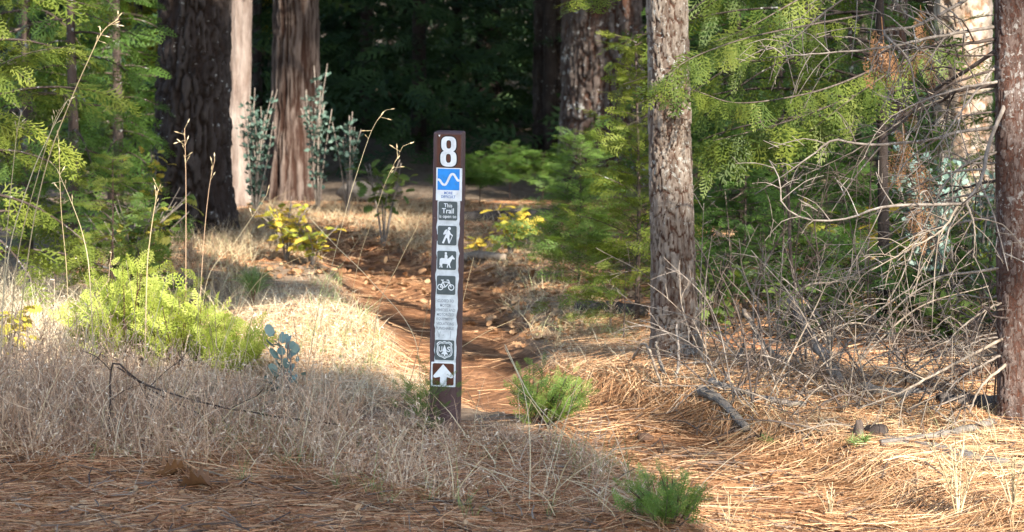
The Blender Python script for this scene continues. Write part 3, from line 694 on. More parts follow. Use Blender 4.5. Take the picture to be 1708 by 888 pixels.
big_tree('fir_tree', 'massive dark fir trunk with deep furrows and pale lichen flecks on the left', 327, 14.6, 124, M['bark_fir'], 'fir', 11, (3.2, 20, 2.8, 900))
big_tree('pine_tree', 'slender pale pinkish trunk in sun between the dark fir and the red cedar', 396, 16.6, 42, M['bark_pole'], 'cedar', 12, (5, 16, 1.8, 250), lean=(.008, 0), H=16, amp=.009, fine=.007)
big_tree('cedar_tree', 'reddish stringy barked cedar trunk with a sunlit flared foot', 489, 17.2, 74, M['bark_cedar'], 'cedar', 13, (3.4, 20, 2.8, 900), flare=.28)
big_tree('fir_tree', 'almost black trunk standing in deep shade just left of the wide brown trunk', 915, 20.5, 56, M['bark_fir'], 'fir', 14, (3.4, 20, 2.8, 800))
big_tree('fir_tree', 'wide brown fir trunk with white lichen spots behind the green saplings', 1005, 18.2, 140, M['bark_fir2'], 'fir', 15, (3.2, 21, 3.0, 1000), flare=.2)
big_tree('pine_tree', 'broad pale tan trunk in full sun behind the bare dead branches', 1612, 13.4, 96, M['bark_pale'], 'broad', 16, (5, 18, 2.6, 500), flare=.15)
big_tree('fir_tree', 'dark trunk behind the sunny hanging cedar boughs', 1492, 15.0, 52, M['bark_fir2'], 'fir', 17, (4, 17, 2.4, 500))
big_tree('pine_tree', 'grey trunk half hidden low behind the hanging cedar boughs', 1345, 16.2, 50, M['bark_pale'], 'broad', 18, (4.5, 16, 2.2, 400))
for i, (px, d, wp, lab) in enumerate(((193, 21, 26, 'stouter of the two thin dark trunks before the bright yellow leaves at the top left'), (229, 22.5, 15, 'slimmer of the two thin dark trunks before the bright yellow leaves at the top left'),
                                      (812, 25, 44, 'dim far trunk deep in the dark woods above the post'), (690, 28, 40, 'faint far trunk deep in the dark woods left of the post top'), (590, 26.5, 30, 'faint far slim trunk in the dark woods right of the red cedar'),
                                      (432, 23, 16, 'thin dark stem in the gap between the pale trunk and the red cedar'), (1440, 19, 22, 'thin dark trunk next to the shaded trunk behind the cedar boughs'), (1210, 19, 34, 'dim trunk in the shade right of the near furrowed trunk'))):
    big_tree('forest_tree', lab, px, d, wp, M['bark_fir'], 'fir', 30 + i, (3.0, 15, 2.4, 500), H=16)

# the near furrowed trunk
t, b, r = big_tree('fir_tree', 'near furrowed trunk right of the post with a bright sunlit patch of bark', 1128, 9.05, 74, M['bark_mid'], 'plate', 41, (3.0, 14, 2.1, 600), lean=(-.012, 0), H=15, flare=.30, fine=.0045)
MIDTREE = t

# ------------------------------------------------------------------ dead branches and the bare slender tree
def twigs(mb, pts, r, rng, dens=16, ln=(.08, .26), ang=.85, sub=True, k=4, flat=.5, start=.15, droop=.1, tmin=.0013):
    """side twigs along a branch, alternating, each with a few short spurs"""
    n = len(pts); L = np.linalg.norm(np.diff(pts, axis=0), axis=1).sum(); m = max(2, int(L * dens))
    T = norm(np.gradient(pts, axis=0))
    for q in range(m):
        u = start + (1 - start) * (q + rng.random()) / m; i = min(n - 1, int(u * (n - 1)))
        sd = norm(np.cross(T[i], np.array([rng.normal() * .3, 1, rng.normal() * .3]))) * (1 if q % 2 else -1)
        d = norm(T[i] * math.cos(ang) + sd * math.sin(ang) + rng.normal(size=3) * np.array([.2, flat, .2]))
        l = rng.uniform(*ln) * (1.15 - .6 * u)
        e = pts[i] + d * l; mdl = pts[i] + d * l * .5 + rng.normal(size=3) * l * .035; e = e + np.array([0, 0, -droop * l])
        rr = min(r[i] * .6, .0038) * rng.uniform(.7, 1.1); rr = max(rr, tmin)
        tp = spline([pts[i], mdl, e], 5); tube(mb, tp, np.linspace(rr, rr * .5, 5), k, rng.random(), cap=False)
        if sub:
            for z in range(rng.integers(1, 4)):
                w_ = rng.uniform(.3, .95); p0 = pts[i] + (tp[-1] - pts[i]) * w_
                d2 = norm(d + sd * rng.normal() * .8 + rng.normal(size=3) * .35)
                tube(mb, spline([p0, p0 + d2 * l * rng.uniform(.18, .42)], 3), np.array([.8, .65, .5]) * max(rr, .0012), 3, rng.random(), cap=False)

def branch(mb, pix, r0, r1, rng, dens=16, n=26, jit=.002, **kw):
    pts = spline([P(*q) for q in pix], n); pts = pts + rng.normal(size=pts.shape) * jit * np.array([.5, 1, .5])
    r = np.linspace(r0, r1, n); r = r * .8; tube(mb, pts, r, 6, rng.random(), cap=True, rough=.14, rng=rng)
    twigs(mb, pts, r, rng, dens * 1.35, ln=(.08, .30), droop=.22, tmin=.0018, **kw); return pts

def dead_tree():
    b = G(1702, 712); d = b[1]
    t = thing('dead_limbed_tree', b, 'slender reddish tree at the right edge with bare dead limbs reaching left', 'tree')
    mb = MB(); trunk_mesh(mb, (0, 0, 0), 27 / FPX * d, 10, (-.016, 0), 'flaky', 61, .15, fine=.004); mb.build('trunk', M['bark_flaky'], t, smooth=True)
    mb = MB(); rng = rs(62); high_crown(mb, b, 5.2, 10, 1.5, 220, rng, (.3, .5)); mb.v = [a - b for a in mb.v]; mb.build('crown', M['canopy'], t, kind='stuff')
    D = d
    br = [([(1660, 45, D), (1558, 62, D - .1), (1473, 80, D - .2), (1373, 89, D - .2), (1278, 97, D - .1)], .0085, .002, 'deadwood', 17),
          ([(1660, 66, D), (1598, 75, D), (1500, 82, D + .15), (1420, 105, D + .2)], .009, .002, 'deadwood_dark', 10),
          ([(1662, 85, D), (1608, 120, D + .1), (1568, 145, D + .2), (1518, 185, D + .3), (1473, 220, D + .3), (1400, 242, D + .35)], .010, .0025, 'deadwood_dark', 8),
          ([(1666, 142, D), (1598, 152, D), (1566, 172, D + .1), (1520, 190, D + .2)], .011, .002, 'deadwood_dark', 14),
          ([(1668, 212, D), (1603, 220, D - .1), (1548, 234, D - .15), (1453, 242, D - .2), (1393, 234, D - .2), (1363, 252, D - .2), (1318, 285, D - .2), (1258, 325, D - .1)], .009, .002, 'deadwood', 8),
          ([(1676, 175, D - .03), (1650, 240, D - .12), (1638, 295, D - .2), (1615, 335, D - .25), (1588, 340, D - .3), (1508, 342, D - .35), (1458, 350, D - .35), (1413, 365, D - .3), (1353, 367, D - .3), (1308, 345, D - .3), (1300, 300, D - .25), (1283, 267, D - .2)], .0095, .0022, 'deadwood', 12),
          ([(1598, 343, D - .28), (1570, 385, D - .35), (1510, 420, D - .4), (1452, 452, D - .4)], .006, .0018, 'deadwood_pale', 26),
          ([(1612, 338, D - .26), (1625, 378, D - .35), (1624, 430, D - .4)], .006, .002, 'deadwood_pale', 26),
          ([(1700, -60, D + .2), (1608, 2, D + .1), (1558, 30, D), (1518, 47, D - .1), (1473, 52, D - .15), (1493, 75, D - .2), (1518, 105, D - .2), (1528, 155, D - .2), (1548, 190, D - .2), (1556, 232, D - .2)], .009, .002, 'deadwood', 17),
          ([(1672, 300, D), (1620, 310, D + .15), (1540, 340, D + .3), (1480, 380, D + .3)], .007, .002, 'deadwood_dark', 12),
          ([(1674, 360, D), (1600, 372, D + .1), (1500, 400, D + .25), (1400, 460, D + .3)], .007, .002, 'deadwood', 10),
          ([(1680, 446, D), (1628, 454, D - .05), (1558, 464, D - .1), (1490, 500, D - .1), (1430, 545, D - .1)], .0075, .002, 'deadwood', 12),
          ([(1684, 500, D), (1640, 520, D - .1), (1590, 560, D - .2), (1560, 610, D - .2)], .006, .002, 'deadwood_pale', 15),
          ([(1688, 558, D), (1598, 604, D - .15), (1528, 641, D - .25), (1493, 659, D - .25), (1430, 682, D - .2)], .0075, .003, 'deadwood_pale', 8),
          ([(1690, 599, D), (1638, 644, D - .15), (1616, 690, D - .2)], .0085, .003, 'deadwood_pale', 8),
          ([(1684, 585, D), (1598, 634, D - .1), (1560, 690, D - .15)], .006, .002, 'deadwood', 10),
          ([(1700, 18, D), (1740, 10, D), (1790, 30, D)], .007, .002, 'deadwood', 12),
          ([(1695, -90, D + .05), (1560, -70, D), (1420, -10, D), (1330, 60, D), (1300, 85, D)], .008, .002, 'deadwood', 14),
          ([(1662, 110, D), (1600, 190, D - .15), (1560, 250, D - .25), (1510, 300, D - .3)], .006, .0018, 'deadwood', 16),
          ([(1670, 250, D), (1590, 290, D - .1), (1540, 380, D - .2), (1500, 470, D - .25), (1470, 520, D - .25)], .006, .0018, 'deadwood', 14)]
    _q = rs(760)
    for k in range(15):                                   # the many lesser limbs between the larger ones
        y0 = _q.uniform(-40, 600); ln_ = _q.uniform(110, 380) * (1 if y0 < 420 else .55); sag = _q.uniform(-.15, .75); dd = _q.uniform(-.35, .45)
        x0 = 1658 + max(y0, 0) * .045
        pix = [(x0 + 8, y0, D), (x0 - ln_ * .33, y0 + ln_ * sag * .18 + _q.normal() * 8, D + dd * .4), (x0 - ln_ * .68, y0 + ln_ * sag * .5 + _q.normal() * 14, D + dd * .8), (x0 - ln_, y0 + ln_ * sag + _q.normal() * 20, D + dd)]
        br.append((pix, _q.uniform(.0045, .008), .0016, ('deadwood', 'deadwood_dark', 'brush', 'deadwood_pale')[k % 4], 11))
    for i, (pix, r0, r1, mt, dn) in enumerate(br):
        rng = rs(700 + i); mb = MB(); branch(mb, pix, r0, r1, rng, dn); mb.v = [a - b for a in mb.v]
        mb.build('dead_branch', M[mt], t, smooth=True)
dead_tree()

# ------------------------------------------------------------------ conifer foliage
def boughs(B, H, z0, nb, L0, rng, droop=.25, rise=.15, m=7, spray=.24, prof=.8, az=None, tipup=0, side=.9, up_tilt=0, lmin=.1, hang=0):
    t = (np.arange(nb) + rng.random(nb)) / nb; z = z0 + (H - z0) * t
    l = np.maximum(L0 * (1 - t) ** prof * rng.uniform(.65, 1.15, nb), lmin)
    a = (np.arange(nb) * 2.39996 + rng.random(nb)) if az is None else rng.uniform(az[0], az[1], nb)
    dh = np.stack([np.cos(a), np.sin(a), 0 * a], 1); up = np.array([0, 0, 1.])
    s = np.linspace(.18, 1, m)
    ri = rise + rng.normal(size=nb) * .08; dr = droop * rng.uniform(.6, 1.4, nb)
    zz = ri[:, None] * s - dr[:, None] * s ** 2 + tipup * s ** 4
    Pt = B + np.array([0, 0, 1.]) * z[:, None, None] + l[:, None, None] * (dh[:, None] * s[None, :, None] + up * zz[..., None])
    T = norm(np.gradient(Pt, axis=1)) if m > 1 else np.repeat(dh[:, None], m, 1)
    sd = np.cross(T, up); sd = norm(sd)
    pos, D, U, sc = [], [], [], []
    size = spray * np.clip(l / L0, .45, 1)[:, None] * (1.1 - .35 * s)[None]
    for sg in (1, -1):
        ca = side + rng.normal(size=Pt.shape[:2]) * .18
        d = T * np.cos(ca)[..., None] + sg * sd * np.sin(ca)[..., None] + up * (rng.normal(size=Pt.shape[:2]) * .18 + up_tilt - .05 - hang * rng.uniform(.3, 1.6, Pt.shape[:2]))[..., None]
        pos.append(Pt); D.append(d); U.append(np.broadcast_to(up, Pt.shape) + rng.normal(size=Pt.shape) * .55); sc.append(size * rng.uniform(.75, 1.2, size.shape))
    pos.append(Pt[:, -1:]); D.append(T[:, -1:]); U.append(np.broadcast_to(up, Pt[:, -1:].shape) + rng.normal(size=Pt[:, -1:].shape) * .3); sc.append(size[:, -1:] * 1.25)
    f = lambda q: np.concatenate([x.reshape(-1, 3) for x in q])
    bt = rng.random(nb); boughs.last = np.concatenate([np.repeat(bt, m), np.repeat(bt, m), bt])
    root = B + np.array([0, 0, 1.]) * z[:, None]
    return f(pos), f(D), f(U), np.concatenate([x.ravel() for x in sc]), np.concatenate([root[:, None], Pt], 1)

def conifer(name, label, B, H, z0, nb, L0, mat, protos, seed, cat='tree', group=None, stem_r=None, bark='bark_fir2', tint=(0, 1), part='foliage', lean=(0, 0), zcut=1.62, gaps=True, **kw):
    rng = rs(seed); B = np.asarray(B, float); t = thing(name, B, label, cat, group)
    pos, D, U, sc, st = boughs(np.zeros(3), H, z0, nb, L0, rng, **kw)
    bt = boughs.last; kk = rng.random(len(pos)) < .82 - .25 * (bt > .8); pos, D, U, sc, bt = pos[kk], D[kk], U[kk], sc[kk], bt[kk]
    pos = pos + pos[:, 2:3] * np.array([[lean[0], lean[1], 0]])
    W = pos + B
    if gaps:
        k = (W[:, 2] < zcut) | keep(W, .1); pos, D, U, sc, bt = pos[k], D[k], U[k], sc[k], bt[k]
    mb = MB(); place(mb, protos, pos, D, U, sc * rng.uniform(.7, 1.25, len(sc)), rng, tint[0] + (tint[1] - tint[0]) * np.clip(.6 * bt + .55 * rng.random(len(pos)) - .05, 0, 1))
    mb.build(part, mat, t, kind='stuff')
    mb = MB(); r0 = stem_r or max(.004, H * .010)
    zz = np.linspace(-.05, H * .98, 9); tube(mb, np.stack([lean[0] * zz + .01 * np.sin(zz * 3), lean[1] * zz, zz], 1), np.linspace(r0, r0 * .25, 9), 8)
    for q in st:
        q = q + q[:, 2:3] * np.array([[lean[0], lean[1], 0]])
        tube(mb, q, np.linspace(r0 * .28, r0 * .08, len(q)), 3, cap=False)
    mb.build('trunk' if H > 1 else 'stem', M[bark], t, smooth=True)
    return t

# left: sunny cedars
conifer('young_cedar', 'young cedar at the left edge with light green boughs above the tall straw stalks', pbase(-40, d=11.2), 3.6, .25, 60, .80, M['cedar_yellow'], FINE, 801, droop=.45, spray=.27, m=7, hang=.3)
conifer('young_cedar', 'leafy green cedar filling the gap left of the massive dark fir', pbase(120, d=12.6), 3.4, .25, 66, .46, M['cedar'], FINE, 802, droop=.45, spray=.24, m=6, hang=.3, tint=(.2, 1))
conifer('young_cedar', 'slim green cedar standing close by the left side of the massive dark fir', pbase(195, d=13.4), 3.4, .2, 90, .34, M['cedar'], FINE, 798, droop=.35, spray=.2, m=6, tint=(.1, .9))
conifer('young_cedar', 'yellow green cedar between the left edge and the thin dark trunks', pbase(45, d=13.2), 3.6, .2, 66, .6, M['hanging'], FINE, 799, droop=.5, spray=.25, m=6, hang=.4, tint=(.1, .9))
conifer('young_cedar', 'shaded cedar deeper in the woods beside the dark fir', pbase(190, d=17.5), 5, .3, 80, .75, M['cedar'], MID, 803, droop=.3, spray=.32, m=7, tint=(0, .7))
conifer('young_cedar', 'cedar in the far left corner behind the front boughs', pbase(40, d=15.5), 5, .2, 80, 1.0, M['cedar_yellow'], MID, 804, droop=.3, spray=.34, m=7, tint=(0, .8))
conifer('cedar_sapling', 'low cedar sapling with feathery yellow green sprays beside the turning oak leaves', pbase(185, d=11.2), .75, .12, 34, .34, M['cedar_yellow'], FINE, 805, cat='sapling', droop=.2, rise=.35, spray=.16, m=5, bark='bark_flaky')
# behind the near trunk
conifer('cedar_sapling', 'cedar sapling with bright frond tips against the wide brown trunk', pbase(1062, d=10.7), 1.30, .10, 74, .29, M['cedar_yellow'], FINE, 806, cat='sapling', droop=.15, rise=.45, spray=.18, m=6, tint=(.25, 1), prof=.55)
conifer('fir_sapling', 'bushy blue green sapling low in front of the wide brown trunk', pbase(965, d=12.0), .74, .05, 80, .34, M['seedling'], SHOOT, 807, cat='sapling', droop=.1, rise=.5, spray=.19, m=6, tint=(0, .75), prof=.6)
conifer('cedar_sapling', 'small pale cedar sprig sticking out at the left foot of the near trunk', pbase(1040, d=9.9), .34, .1, 14, .34, M['cedar_yellow'], FINE, 808, cat='sapling', az=(2.4, 4.2), droop=.2, rise=.3, spray=.13, m=5)
# hanging boughs right of the near trunk
conifer('hanging_cedar', 'cedar with long yellow green hanging boughs right of the near trunk', pbase(1470, d=10.4), 3.4, .86, 52, 1.1, M['hanging'], HANG + FINE, 809, az=(2.45, 3.55), droop=.45, rise=.25, spray=.21, m=9, bark='bark_fir', stem_r=.028, tint=(0, .9), hang=1.1)
conifer('young_cedar', 'shaded dark green cedar under the hanging boughs', pbase(1300, d=12.2), 2.6, .15, 80, .8, M['cedar'], FINE, 810, droop=.3, spray=.22, m=7, tint=(0, .8))
conifer('young_cedar', 'dark cedar low behind the dead brush pile', pbase(1420, d=12.8), 2.2, .1, 80, .75, M['cedar'], MID, 811, droop=.3, spray=.24, m=7, tint=(0, .7))
conifer('young_cedar', 'green cedar directly behind the near trunk', pbase(1235, d=12.0), 2.0, .1, 70, .30, M['cedar'], FINE, 812, droop=.3, spray=.2, m=7, tint=(.1, .9))
conifer('young_cedar', 'sunlit cedar at the far right behind the slender reddish tree', pbase(1740, d=11.5), 2.6, .1, 60, .7, M['cedar_yellow'], MID, 813, droop=.3, spray=.24, m=7)
conifer('young_cedar', 'dark tall cedar behind the broad pale trunk', pbase(1560, d=16), 4.5, .1, 90, 1.3, M['cedar'], MID, 814, droop=.3, spray=.32, m=7, tint=(0, .6))
conifer('young_cedar', 'tall shaded cedar behind the hanging boughs and the grey trunk', pbase(1250, d=16.5), 4.5, .1, 90, 1.3, M['cedar'], MID, 815, droop=.3, spray=.32, m=7, tint=(0, .6))
conifer('young_cedar', 'low dark cedar between the near trunk and the brush pile', pbase(1240, d=10.9), .9, .05, 50, .5, M['cedar'], FINE, 816, cat='sapling', droop=.2, rise=.25, spray=.17, m=6, tint=(0, .6))
conifer('young_cedar', 'low shaded cedar behind the middle of the brush pile', pbase(1375, d=11.3), .8, .05, 50, .55, M['cedar'], FINE, 817, cat='sapling', droop=.2, rise=.25, spray=.17, m=6, tint=(0, .6))
conifer('young_cedar', 'low shaded cedar behind the foot of the reddish tree', pbase(1670, d=11.4), 1.0, .05, 50, .55, M['cedar'], FINE, 818, cat='sapling', droop=.2, rise=.25, spray=.18, m=6, tint=(0, .6))
conifer('young_cedar', 'low shaded cedar below the pale round leaved shrub', pbase(1540, d=12.6), .8, .05, 50, .6, M['cedar'], FINE, 819, cat='sapling', droop=.2, rise=.25, spray=.18, m=6, tint=(0, .5))
# sunny shrub and seedlings in front
def tufted(name, label, B, H, W, ns, mat, protos, spray_, seed, group=None, tint=(0, 1), m=8, lop=(0, 0)):
    rng = rs(seed); t = thing(name, B, label, 'seedling', group); ms = MB(); pos, D, U, sc = [], [], [], []
    for i in range(ns):
        a = rng.random() * TAU; q = math.sqrt(rng.random()); rr = W * q
        e = np.array([rr * math.cos(a) + lop[0] * W, rr * math.sin(a) + lop[1] * W, H * (1 - .45 * q * q) * rng.uniform(.6, 1.12)])
        c = spline([np.array([0, 0, -.01]), e * np.array([.5, .5, .38]) + rng.normal(size=3) * W * .08, e], 12); T = norm(np.gradient(c, axis=0))
        tube(ms, c, np.linspace(.0035, .001, 12) * (.6 + H * 1.4), 4, rng.random())
        for k in range(m):
            u = .35 + .65 * (k + rng.random()) / m; j = min(11, int(u * 11.99)); d = T[j] * .8 + np.array([rng.normal() * .75, rng.normal() * .75, .15 + rng.normal() * .35])
            pos.append(c[j]); D.append(d); U.append(rng.normal(size=3)); sc.append(spray_ * rng.uniform(.55, 1.2) * (1.15 - .4 * u))
    pos, D, U, sc = map(np.array, (pos, D, U, sc)); mb = MB(); place(mb, protos, pos, D, U, sc, rng, tint[0] + (tint[1] - tint[0]) * rng.random(len(pos)))
    mb.build('foliage', mat, t, kind='stuff'); ms.build('stem', M['bark_flaky'], t, smooth=True); return t
for i, (px, py, H, L) in enumerate(((215, 612, .43, .20), (300, 618, .36, .18), (385, 630, .23, .16), (160, 606, .32, .13))):
    tufted('cedar_seedling', ('bright yellow green cedar seedling, bushiest of the sunlit clump at left', 'bright yellow green cedar seedling in the middle of the sunlit clump', 'lowest bright cedar seedling at the right end of the sunlit clump', 'bright cedar seedling at the left end of the sunlit clump')[i], G(px, py), H, L, (40, 34, 20, 18)[i], M['cedar_bright'], FINE, .105, 820 + i, 'sunlit cedar seedlings', m=9)
tufted('cedar_seedling', 'dense green seedling on the sunny path edge right of the post', G(908, 708), .205, .17, 34, M['seedling'], SHOOT + FINE, .075, 830, lop=(.12, 0))
tufted('cedar_seedling', 'green seedling low at the bottom edge among dry weeds', G(1118, 884), .18, .125, 30, M['seedling'], SHOOT + FINE, .066, 831, lop=(-.1, 0))
conifer('pine_seedling', 'tiny pale green seedling beside the foot of the post', G(712, 742), .17, .03, 22, .035, M['cedar'], SHOOT, 832, cat='seedling', droop=-.05, rise=.8, spray=.05, m=3, prof=.4, up_tilt=.5, tint=(.5, 1))
for i, (px, py, H) in enumerate(((850, 333, .40), (905, 338, .36), (800, 345, .34), (775, 350, .30))):
    conifer('cedar_seedling', ('dim young cedar with yellow green top on a bare stem behind the post', 'dim young cedar nearest the dark trunk behind the post', 'dim young cedar closest to the right side of the post top', 'shortest dim young cedar partly hidden behind the post')[i], G(px, py), H, .14, 44, .24, M['cedar'], FINE, 840 + i, cat='seedling', group='young cedars behind the post', droop=.15, rise=.4, spray=.13, m=4, prof=.4, bark='bark_flaky')

def bough(name, label, pix, mat, protos, seed, spray=.2, n=14, hang=.5, r0=.0045, cat='branch'):
    rng = rs(seed); pts = spline([P(*q) for q in pix], n); b = pts[0].copy(); t = thing(name, b, label, cat)
    T = norm(np.gradient(pts, axis=0)); sd = norm(np.cross(T, [0, 0, 1.]))
    pos, D = [], []
    for sg in (1, -1):
        pos.append(pts[1:]); D.append((T + sg * sd * .9 + rng.normal(size=T.shape) * .25 - np.array([0, 0, hang]) * rng.uniform(.5, 1.5, (n, 1)))[1:])
    pos.append(pts[-1:]); D.append(T[-1:]); pos = np.concatenate(pos); D = np.concatenate(D)
    mb = MB(); place(mb, protos, pos - b, D, np.tile([0, 0, 1.], (len(pos), 1)) + rng.normal(size=pos.shape) * .3, spray * rng.uniform(.7, 1.2, len(pos)), rng); mb.build('foliage', mat, t, kind='stuff')
    mb = MB(); tube(mb, pts - b, np.linspace(r0, r0 * .2, n), 5); mb.build('stem', M['brush'], t, smooth=True)
bough('cedar_bough', 'light cedar bough hanging into the upper left with a bare stem', [(-60, 125, 9.4), (0, 108, 9.5), (50, 88, 9.6), (110, 78, 9.8)], M['cedar_yellow'], FINE, 850, .17)
bough('cedar_bough', 'cedar bough tip hanging at the upper left edge below the bare stem', [(-60, 190, 9.8), (0, 190, 9.9), (60, 215, 10), (100, 245, 10)], M['cedar_yellow'], FINE, 851, .17)
bough('cedar_bough', 'sunny hanging cedar bough crossing the near trunk', [(1470, 110, 10.4), (1400, 140, 9.7), (1330, 160, 9.3), (1230, 172, 9.0), (1160, 152, 8.85), (1100, 140, 8.8)], M['hanging'], HANG + FINE, 852, .12, 38, 1.0)
bough('cedar_bough', 'green bough hanging over the top part of the near trunk', [(1470, 20, 10.4), (1360, 40, 9.7), (1260, 60, 9.3), (1190, 82, 8.95), (1140, 105, 8.8), (1110, 130, 8.75)], M['hanging'], FINE, 853, .11, 22, 1.3)
bough('cedar_bough', 'drooping bough of long green fringes below the sunny one', [(1470, 140, 10.4), (1350, 190, 9.6), (1270, 215, 9.3), (1190, 235, 9.2)], M['hanging'], HANG + FINE, 854, .18, 26, 1.5)
bough('cedar_bough', 'bough of brownish green fringes among the dead limbs', [(1600, 50, 10.4), (1500, 110, 9.7), (1420, 165, 9.5), (1350, 220, 9.4)], M['hanging'], HANG + FINE, 855, .18, 24, 1.5)
bough('cedar_bough', 'pale bough tip poking down at the top edge left of the near trunk', [(1110, -120, 9.7), (1040, -40, 9.6), (1000, -12, 9.5), (960, 0, 9.4)], M['cedar_yellow'], FINE, 856, .12, 16, .3)
bough('cedar_bough', 'upper green bough right of the near trunk at the top edge', [(1470, -80, 10.4), (1330, 0, 9.9), (1250, 45, 9.7), (1180, 75, 9.6)], M['hanging'], FINE, 857, .15, 22, 1.2)

def brown_spray(pix, seed, label):
    rng = rs(seed); b = P(*pix); t = thing('dead_cedar_spray', b, label, 'dead spray', 'rust brown dead sprays')
    n = 11; pos = b + rng.normal(size=(n, 3)) * np.array([.022, .04, .06]); D = np.tile([0, 0, -1.], (n, 1)) + rng.normal(size=(n, 3)) * .25
    mb = MB(); place(mb, HANG, pos - b, D, rng.normal(size=(n, 3)) + [0, -1, 0], rng.uniform(.07, .17, n), rng); tube(mb, np.array([[0, 0, .12], [.01, 0, 0], [0, .01, -.08]]), .0018, 4); mb.build('foliage', M['rust'], t, kind='stuff')
brown_spray((1470, 80, 9.1), 860, 'rust brown dead spray hanging high among the dead limbs')
brown_spray((1535, 60, 9.2), 861, 'rust brown dead spray hanging just left of the broad pale trunk')
brown_spray((1505, 240, 9.0), 862, 'rust brown dead spray hanging above the round leaved shrub')
brown_spray((1530, 310, 9.0), 863, 'lowest rust brown dead spray hanging behind the pale twigs')

# ------------------------------------------------------------------ broad leaved shrubs
def shrub(name, label, B, H, spread, ns, nl, protos, size, mat, seed, cat='shrub', group=None, flat=True, stem='deadwood', z0=.35, tint=(0, 1), lone=False):
    rng = rs(seed); B = np.asarray(B, float); t = thing(name, B, label, cat, group); ms = MB(); pos, D, U = [], [], []
    for i in range(ns):
        a = rng.random() * TAU; e = np.array([math.cos(a) * spread * rng.uniform(.2, 1), math.sin(a) * spread * rng.uniform(.2, 1), H * rng.uniform(.7, 1.05)])
        q = spline([(0, 0, -.02), e * np.array([.35, .35, .55]) + rng.normal(size=3) * H * .03, e], 10); tube(ms, q, np.linspace(.004, .0015, 10) * (1 + H), 5)
        for k in range(nl):
            u = z0 + (1 - z0) * (k + rng.random()) / nl; p = q[int(u * 9)]; da = rng.random() * TAU
            d = np.array([math.cos(da), math.sin(da), rng.normal() * .35 + (.1 if flat else .6)])
            off = norm(d[None])[0] * size * rng.uniform(.1, .9)
            if flat: tube(ms, np.array([p, p + off]), .0012, 3, cap=False)
            pos.append(p + off); D.append(d); U.append(np.array([0, -.2, 1.]) + rng.normal(size=3) * .45 if flat else rng.normal(size=3))
    pos, D, U = np.array(pos), np.array(D), np.array(U); sc = size * rng.uniform(.65, 1.2, len(pos)); tt = tint[0] + (tint[1] - tint[0]) * rng.random(len(pos))
    ms.build('stem', M[stem], t, smooth=True)
    if lone:
        for k in range(len(pos)):
            mb = MB(); place(mb, protos[:1], pos[k:k + 1], D[k:k + 1], U[k:k + 1], sc[k:k + 1], rng, tt[k:k + 1]); mb.build('leaf', mat, t)
    else:
        mb = MB(); place(mb, protos, pos, D, U, sc, rng, tt); mb.build('foliage', mat, t, kind='stuff')
    return t
shrub('oak_sapling', 'oak sapling with sunlit yellow leaves left of the path', pbase(478, d=13.0), .35, .21, 9, 14, OAK, .055, M['oak'], 870, cat='sapling', tint=(.1, 1), z0=.4)
shrub('oak_sapling', 'low oak sapling with yellow leaves touching the grassy bank', pbase(520, d=12.9), .20, .17, 8, 12, OAK, .058, M['oak'], 871, cat='sapling', tint=(.05, 1), z0=.4)
shrub('oak_sapling', 'small oak sapling with orange leaves right of the post in shade', pbase(850, d=13.3), .28, .16, 7, 10, OAK, .075, M['oak'], 872, cat='sapling', tint=(.1, 1))
shrub('oak_sapling', 'tiny yellow oak sprout beside the pale log right of the post', pbase(800, d=13.5), .14, .12, 4, 7, OAK, .06, M['oak'], 873, cat='sapling', tint=(.4, 1))
shrub('oak_shrub', 'bushy oak with green to orange leaves under the left cedars', pbase(225, d=11.9), .5, .32, 14, 15, OAK, .075, M['oak_green'], 874, z0=.25)
shrub('oak_sapling', 'pale yellow oak leaves at the left edge in full sun', pbase(12, d=9.2), .30, .10, 7, 10, OAK, .05, M['oak'], 875, cat='sapling', tint=(.35, .8), z0=.6)
shrub('oak_sapling', 'dim oak sapling of green yellow leaves in the shade left of the post top', pbase(640, d=14.3), .55, .16, 6, 9, OAK, .085, M['oak_green'], 876, cat='sapling', tint=(0, .5), z0=.5)
shrub('oak_shrub', 'oak thicket with yellow and orange leaves behind the dead brush', pbase(1500, d=11.6), .42, .5, 16, 14, OAK, .075, M['oak'], 877, tint=(0, 1), z0=.3)
shrub('oak_sapling', 'oak sprig with orange leaves beside the massive dark fir', pbase(246, d=14), .55, .1, 5, 8, OAK, .07, M['oak'], 878, cat='sapling', tint=(.4, 1), z0=.6)
shrub('oak_sapling', 'two green oak leaves low right of the massive dark fir foot', pbase(275, d=11.2), .24, .1, 3, 5, OAK, .06, M['oak_green'], 879, cat='sapling', tint=(.3, .6), z0=.5)
shrub('yellow_tree', 'far bright yellow leafed tree in the upper left gap', pbase(215, d=24), 2.2, 1.1, 24, 20, OAK, .2, M['oak'], 880, cat='tree', tint=(.2, .75), z0=.4)
shrub('yellow_tree', 'far yellow leaves between the pale trunk and the red cedar', pbase(430, d=26), 2.2, .7, 16, 16, OAK, .2, M['oak'], 881, cat='tree', tint=(.2, .75), z0=.5)
shrub('manzanita', 'blue green round leaved shrub in front of the pale trunk', pbase(425, d=15.6), .85, .17, 14, 60, ROUND, .030, M['manzanita'], 882, flat=False, z0=.2)
shrub('manzanita', 'blue green round leaved shrub against the right side of the red cedar', pbase(530, d=16.0), .98, .14, 12, 60, ROUND, .030, M['manzanita'], 883, flat=False, z0=.3)
shrub('manzanita', 'smaller round leaved shrub in the shade right of the red cedar', pbase(580, d=15.8), .72, .14, 8, 44, ROUND, .030, M['manzanita'], 884, flat=False, z0=.55, tint=(0, .7))
shrub('manzanita', 'pale round leaved shrub in sun before the broad pale trunk', pbase(1552, d=10.9), .78, .22, 14, 34, ROUND, .042, M['manzanita_pale'], 885, flat=False, z0=.3, tint=(.2, 1))
